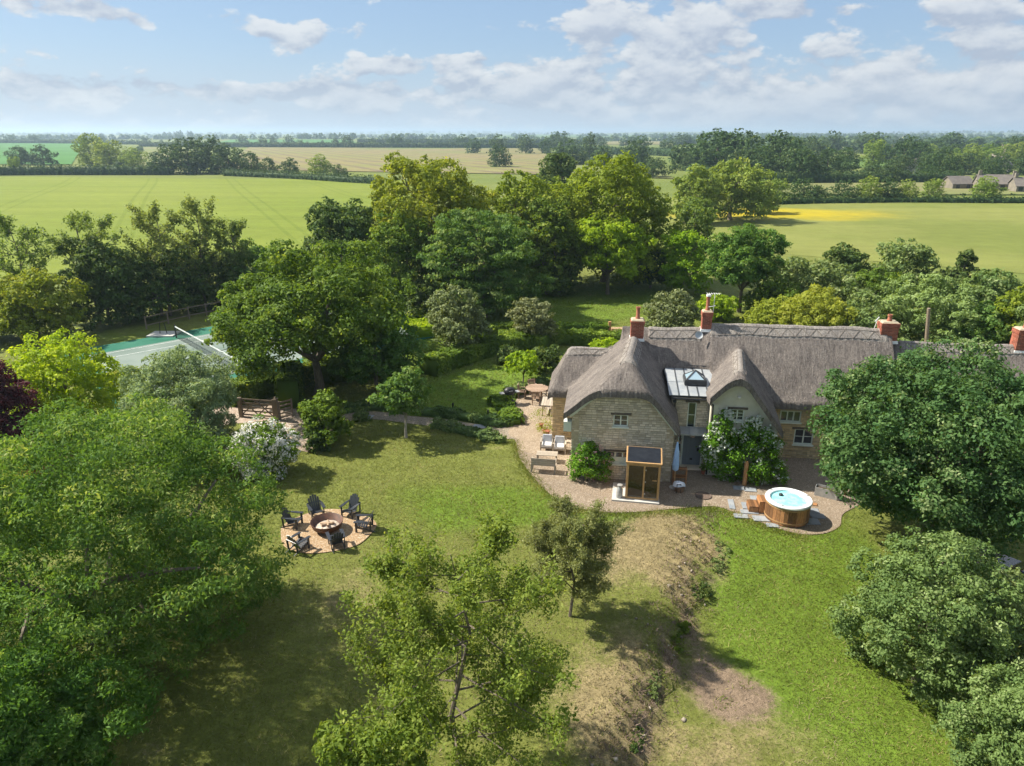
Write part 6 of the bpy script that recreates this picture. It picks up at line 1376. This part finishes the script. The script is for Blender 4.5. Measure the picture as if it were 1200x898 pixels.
# ------------------------------------------------------------------ grass, brush and litter
def blades(name, n, region, h, wd, mat, seed, dens, kindlabel, lean=.5, lift=0):
    rs = np.random.RandomState(seed); x = rs.uniform(region[0], region[1], n); y = rs.uniform(region[2], region[3], n); k = rs.rand(n) < dens(x, y); x, y = x[k], y[k]; n = len(x)
    z = lawn_z(x, y)+lift; hh = h*rs.uniform(.4, 1.3, n); a = rs.uniform(0, 6.28, n); ln = rs.normal(size=(n, 2))*lean*hh[:, None]
    dx, dy = np.cos(a)*wd*.5, np.sin(a)*wd*.5
    V = np.stack([np.stack([x-dx, y-dy, z-.01], -1), np.stack([x+dx, y+dy, z-.01], -1), np.stack([x+ln[:, 0], y+ln[:, 1], z+hh], -1)], 1).reshape(-1, 3)
    pt_ = np.clip(.5+.5*np.sin(x*1.7)*np.sin(y*1.3)*.6+rs.normal(size=n)*.25, 0, 1)
    return link(name, np_mesh(name, V, np.arange(3*n).reshape(n, 3), [G[mat]], tint=np.repeat(pt_, 3)), kind='stuff', label=kindlabel, cat='grass')
YP = np.array([(v.x, v.y) for v in [P(*q) for q in yard_pts]])
def in_poly(x, y, poly):
    c = np.zeros(len(x), bool); j = len(poly)-1
    for i in range(len(poly)):
        xi, yi = poly[i]; xj, yj = poly[j]; c ^= ((yi > y) != (yj > y)) & (x < (xj-xi)*(y-yi)/(yj-yi+1e-9)+xi); j = i
    return c
def off_gravel(x, y): return ~in_poly(x, y, YP) & (np.hypot((x-pit_c.x)/2.05, (y-pit_c.y)/1.85) > 1)
def d_green(x, y):
    f = np.clip(.55+lush0(x, y)*.4-dry0(x, y)*.9-soil0(x, y)*1.2, .02, 1); return f*off_gravel(x, y)
def d_dry(x, y): return np.clip(dry0(x, y)*1.1-soil0(x, y)*1., .0, 1)*off_gravel(x, y)
def bankf(x, y):
    bx = np.interp(y, BKY, BKX); return np.exp(-((x-bx+.25)/.75)**2)*(y < 28.2)*off_gravel(x, y)
blades('grass', 300000, (-14, 16, 11, 38), .075, .03, 'grass', 21, d_green, 'short uneven lawn grass', 1.)
blades('mown_grass', 150000, (-14, 22, 38, 84), .07, .07, 'grass', 26, d_green, 'mown grass of the oval lawn and the orchard', 1.)
blades('dry_grass', 110000, (-10, 13, 12, 32), .06, .03, 'straw', 22, d_dry, 'dry straw-coloured grass on the worn part of the lawn', 1.2)
blades('bank_grass', 60000, (2, 12, 12, 28.4), .09, .035, 'grass', 23, lambda x, y: bankf(x, y)*.4, 'rough long grass on the bank', .8)
blades('bank_straw', 90000, (2, 12, 12, 28.4), .08, .035, 'litter', 24, lambda x, y: bankf(x, y)*.55, 'dead stems on the bank', 1.1)
def edge_f(x, y):
    d_ = np.full(len(x), 9.)
    E_ = [P(*q) for q in [(604, 518), (608, 536), (622, 557), (640, 577), (655, 588), (672, 597), (700, 603), (745, 604), (790, 600), (835, 597), (862, 604), (900, 619), (935, 629)]]
    for a, b in zip(E_[:-1], E_[1:]):
        ab = b-a; q = np.clip(((x-a.x)*ab.x+(y-a.y)*ab.y)/ab.length_squared, 0, 1); d_ = np.minimum(d_, np.hypot(x-a.x-q*ab.x, y-a.y-q*ab.y))
    return np.exp(-(d_/.28)**2)
blades('verge_grass', 120000, (-1, 14, 25, 38), .14, .03, 'grass', 25, lambda x, y: edge_f(x, y)*.8, 'longer bright grass along the edge of the gravel', .6)
def rubble(name, n, region, dens, smin_, smax_, mat, seed, label):
    rs = np.random.RandomState(seed); x = rs.uniform(region[0], region[1], n); y = rs.uniform(region[2], region[3], n); k = rs.rand(n) < dens(x, y); x, y = x[k], y[k]; n = len(x)
    base = np.array([(-1, -1, -.6), (1, -1, -.6), (1, 1, -.6), (-1, 1, -.6), (-.6, -.6, .6), (.7, -.5, .5), (.5, .7, .6), (-.7, .5, .5)]); Fb = np.array([(0, 3, 2, 1), (4, 5, 6, 7), (0, 1, 5, 4), (1, 2, 6, 5), (2, 3, 7, 6), (3, 0, 4, 7)])
    sz = rs.uniform(smin_, smax_, n); a = rs.uniform(0, 6.28, n); V = base[None]*sz[:, None, None]*rs.uniform(.5, 1.2, (n, 1, 3))+rs.normal(size=(n, 8, 3))*sz[:, None, None]*.15
    c, s_ = np.cos(a)[:, None], np.sin(a)[:, None]; V = np.stack([V[..., 0]*c-V[..., 1]*s_+x[:, None], V[..., 0]*s_+V[..., 1]*c+y[:, None], V[..., 2]+lawn_z(x, y)[:, None]+sz[:, None]*.2], -1)
    return link(name, np_mesh(name, V.reshape(-1, 3), (Fb[None]+np.arange(n)[:, None, None]*8).reshape(-1, 4), [M[mat]], tint=np.repeat(rs.rand(n), 8)), kind='stuff', label=label, cat='stones')
M['rubble'] = simple('bank_rubble', (.25, .21, .16), .95, (.38, .33, .27), 9, tint=.35); M['clod'] = simple('earth_clods', (.15, .11, .08), .95, (.22, .17, .13), 9, tint=.35)
rubble('bank_stones', 5000, (2, 12, 12, 28), lambda x, y: bankf(x, y)*.22*(.5+.5*np.sin(y*1.7+x)), .015, .07, 'rubble', 71, 'pale rubble and stones showing along the bank')
rubble('earth_clods', 9000, (2, 12, 12, 28), lambda x, y: np.clip(soil0(x, y)-.45, 0, 1)*.8, .008, .035, 'clod', 72, 'loose earth clods on the bare soil')
blades('soil_weeds', 20000, (3, 11, 14, 24), .09, .03, 'grass', 27, lambda x, y: np.clip(soil0(x, y)-.3, 0, 1)*(np.sin(x*3.1)*np.sin(y*3.7) > .35)*.8, 'weeds coming up through the bare soil', 1.)
# brambly scrub patches along the bank: low leafy mats
for k, (px, py, rx, ry, hz, lf, lb) in enumerate([(845, 655, .5, .9, .28, 'haw', 'low scrubby plants on the upper bank near the gravel'), (818, 690, .45, .8, .22, 'dark', 'dark low brambles half way down the bank'), (795, 745, .4, .7, .2, 'lime', 'mixed green weeds on the bank beside the bare soil'),
        (768, 800, .3, .7, .15, 'haw', 'straggly weeds low on the bank below the pear tree'), (748, 868, .3, .6, .15, 'dark', 'dark weeds at the near end of the bank')]):
    p = onground(px, py); rs = np.random.RandomState(60+k); n_ = 7; C = np.stack([rs.uniform(-rx, rx, n_)*.7, rs.uniform(-ry, ry, n_)*.8, rs.uniform(.0, hz*.5, n_)], 1); Rr = np.stack([rs.uniform(.3, .5, n_)*rx, rs.uniform(.3, .5, n_)*ry, rs.uniform(.4, .8, n_)*hz], 1)
    o = link('bank_scrub', crown('bank_scrub', C, Rr, 1500, .08, [G[lf]], rs, per=8, gap=.35, clump=.3, rough=1.), label=lb, cat='scrub'); o.location = tuple(p); o.rotation_euler = (0, 0, R(-18))

# ------------------------------------------------------------------ air
me = MB().span((-8950, -500, -6), (8950, 8950, 62)).mesh('haze', [])
m = bpy.data.materials.new('haze'); m.use_nodes = True; t = N(m.node_tree); m.node_tree.nodes.remove(t.n['Principled BSDF'])
pv = t.new('ShaderNodeVolumePrincipled'); pv.inputs['Color'].default_value = (.62, .82, 1, 1); pv.inputs['Density'].default_value = HAZE; pv.inputs['Anisotropy'].default_value = .3
t.l.new(pv.outputs[0], t.n['Material Output'].inputs['Volume']); me.materials.clear(); me.materials.append(m)
link('haze', me, kind='stuff')
print('leaves', NLEAF[0])
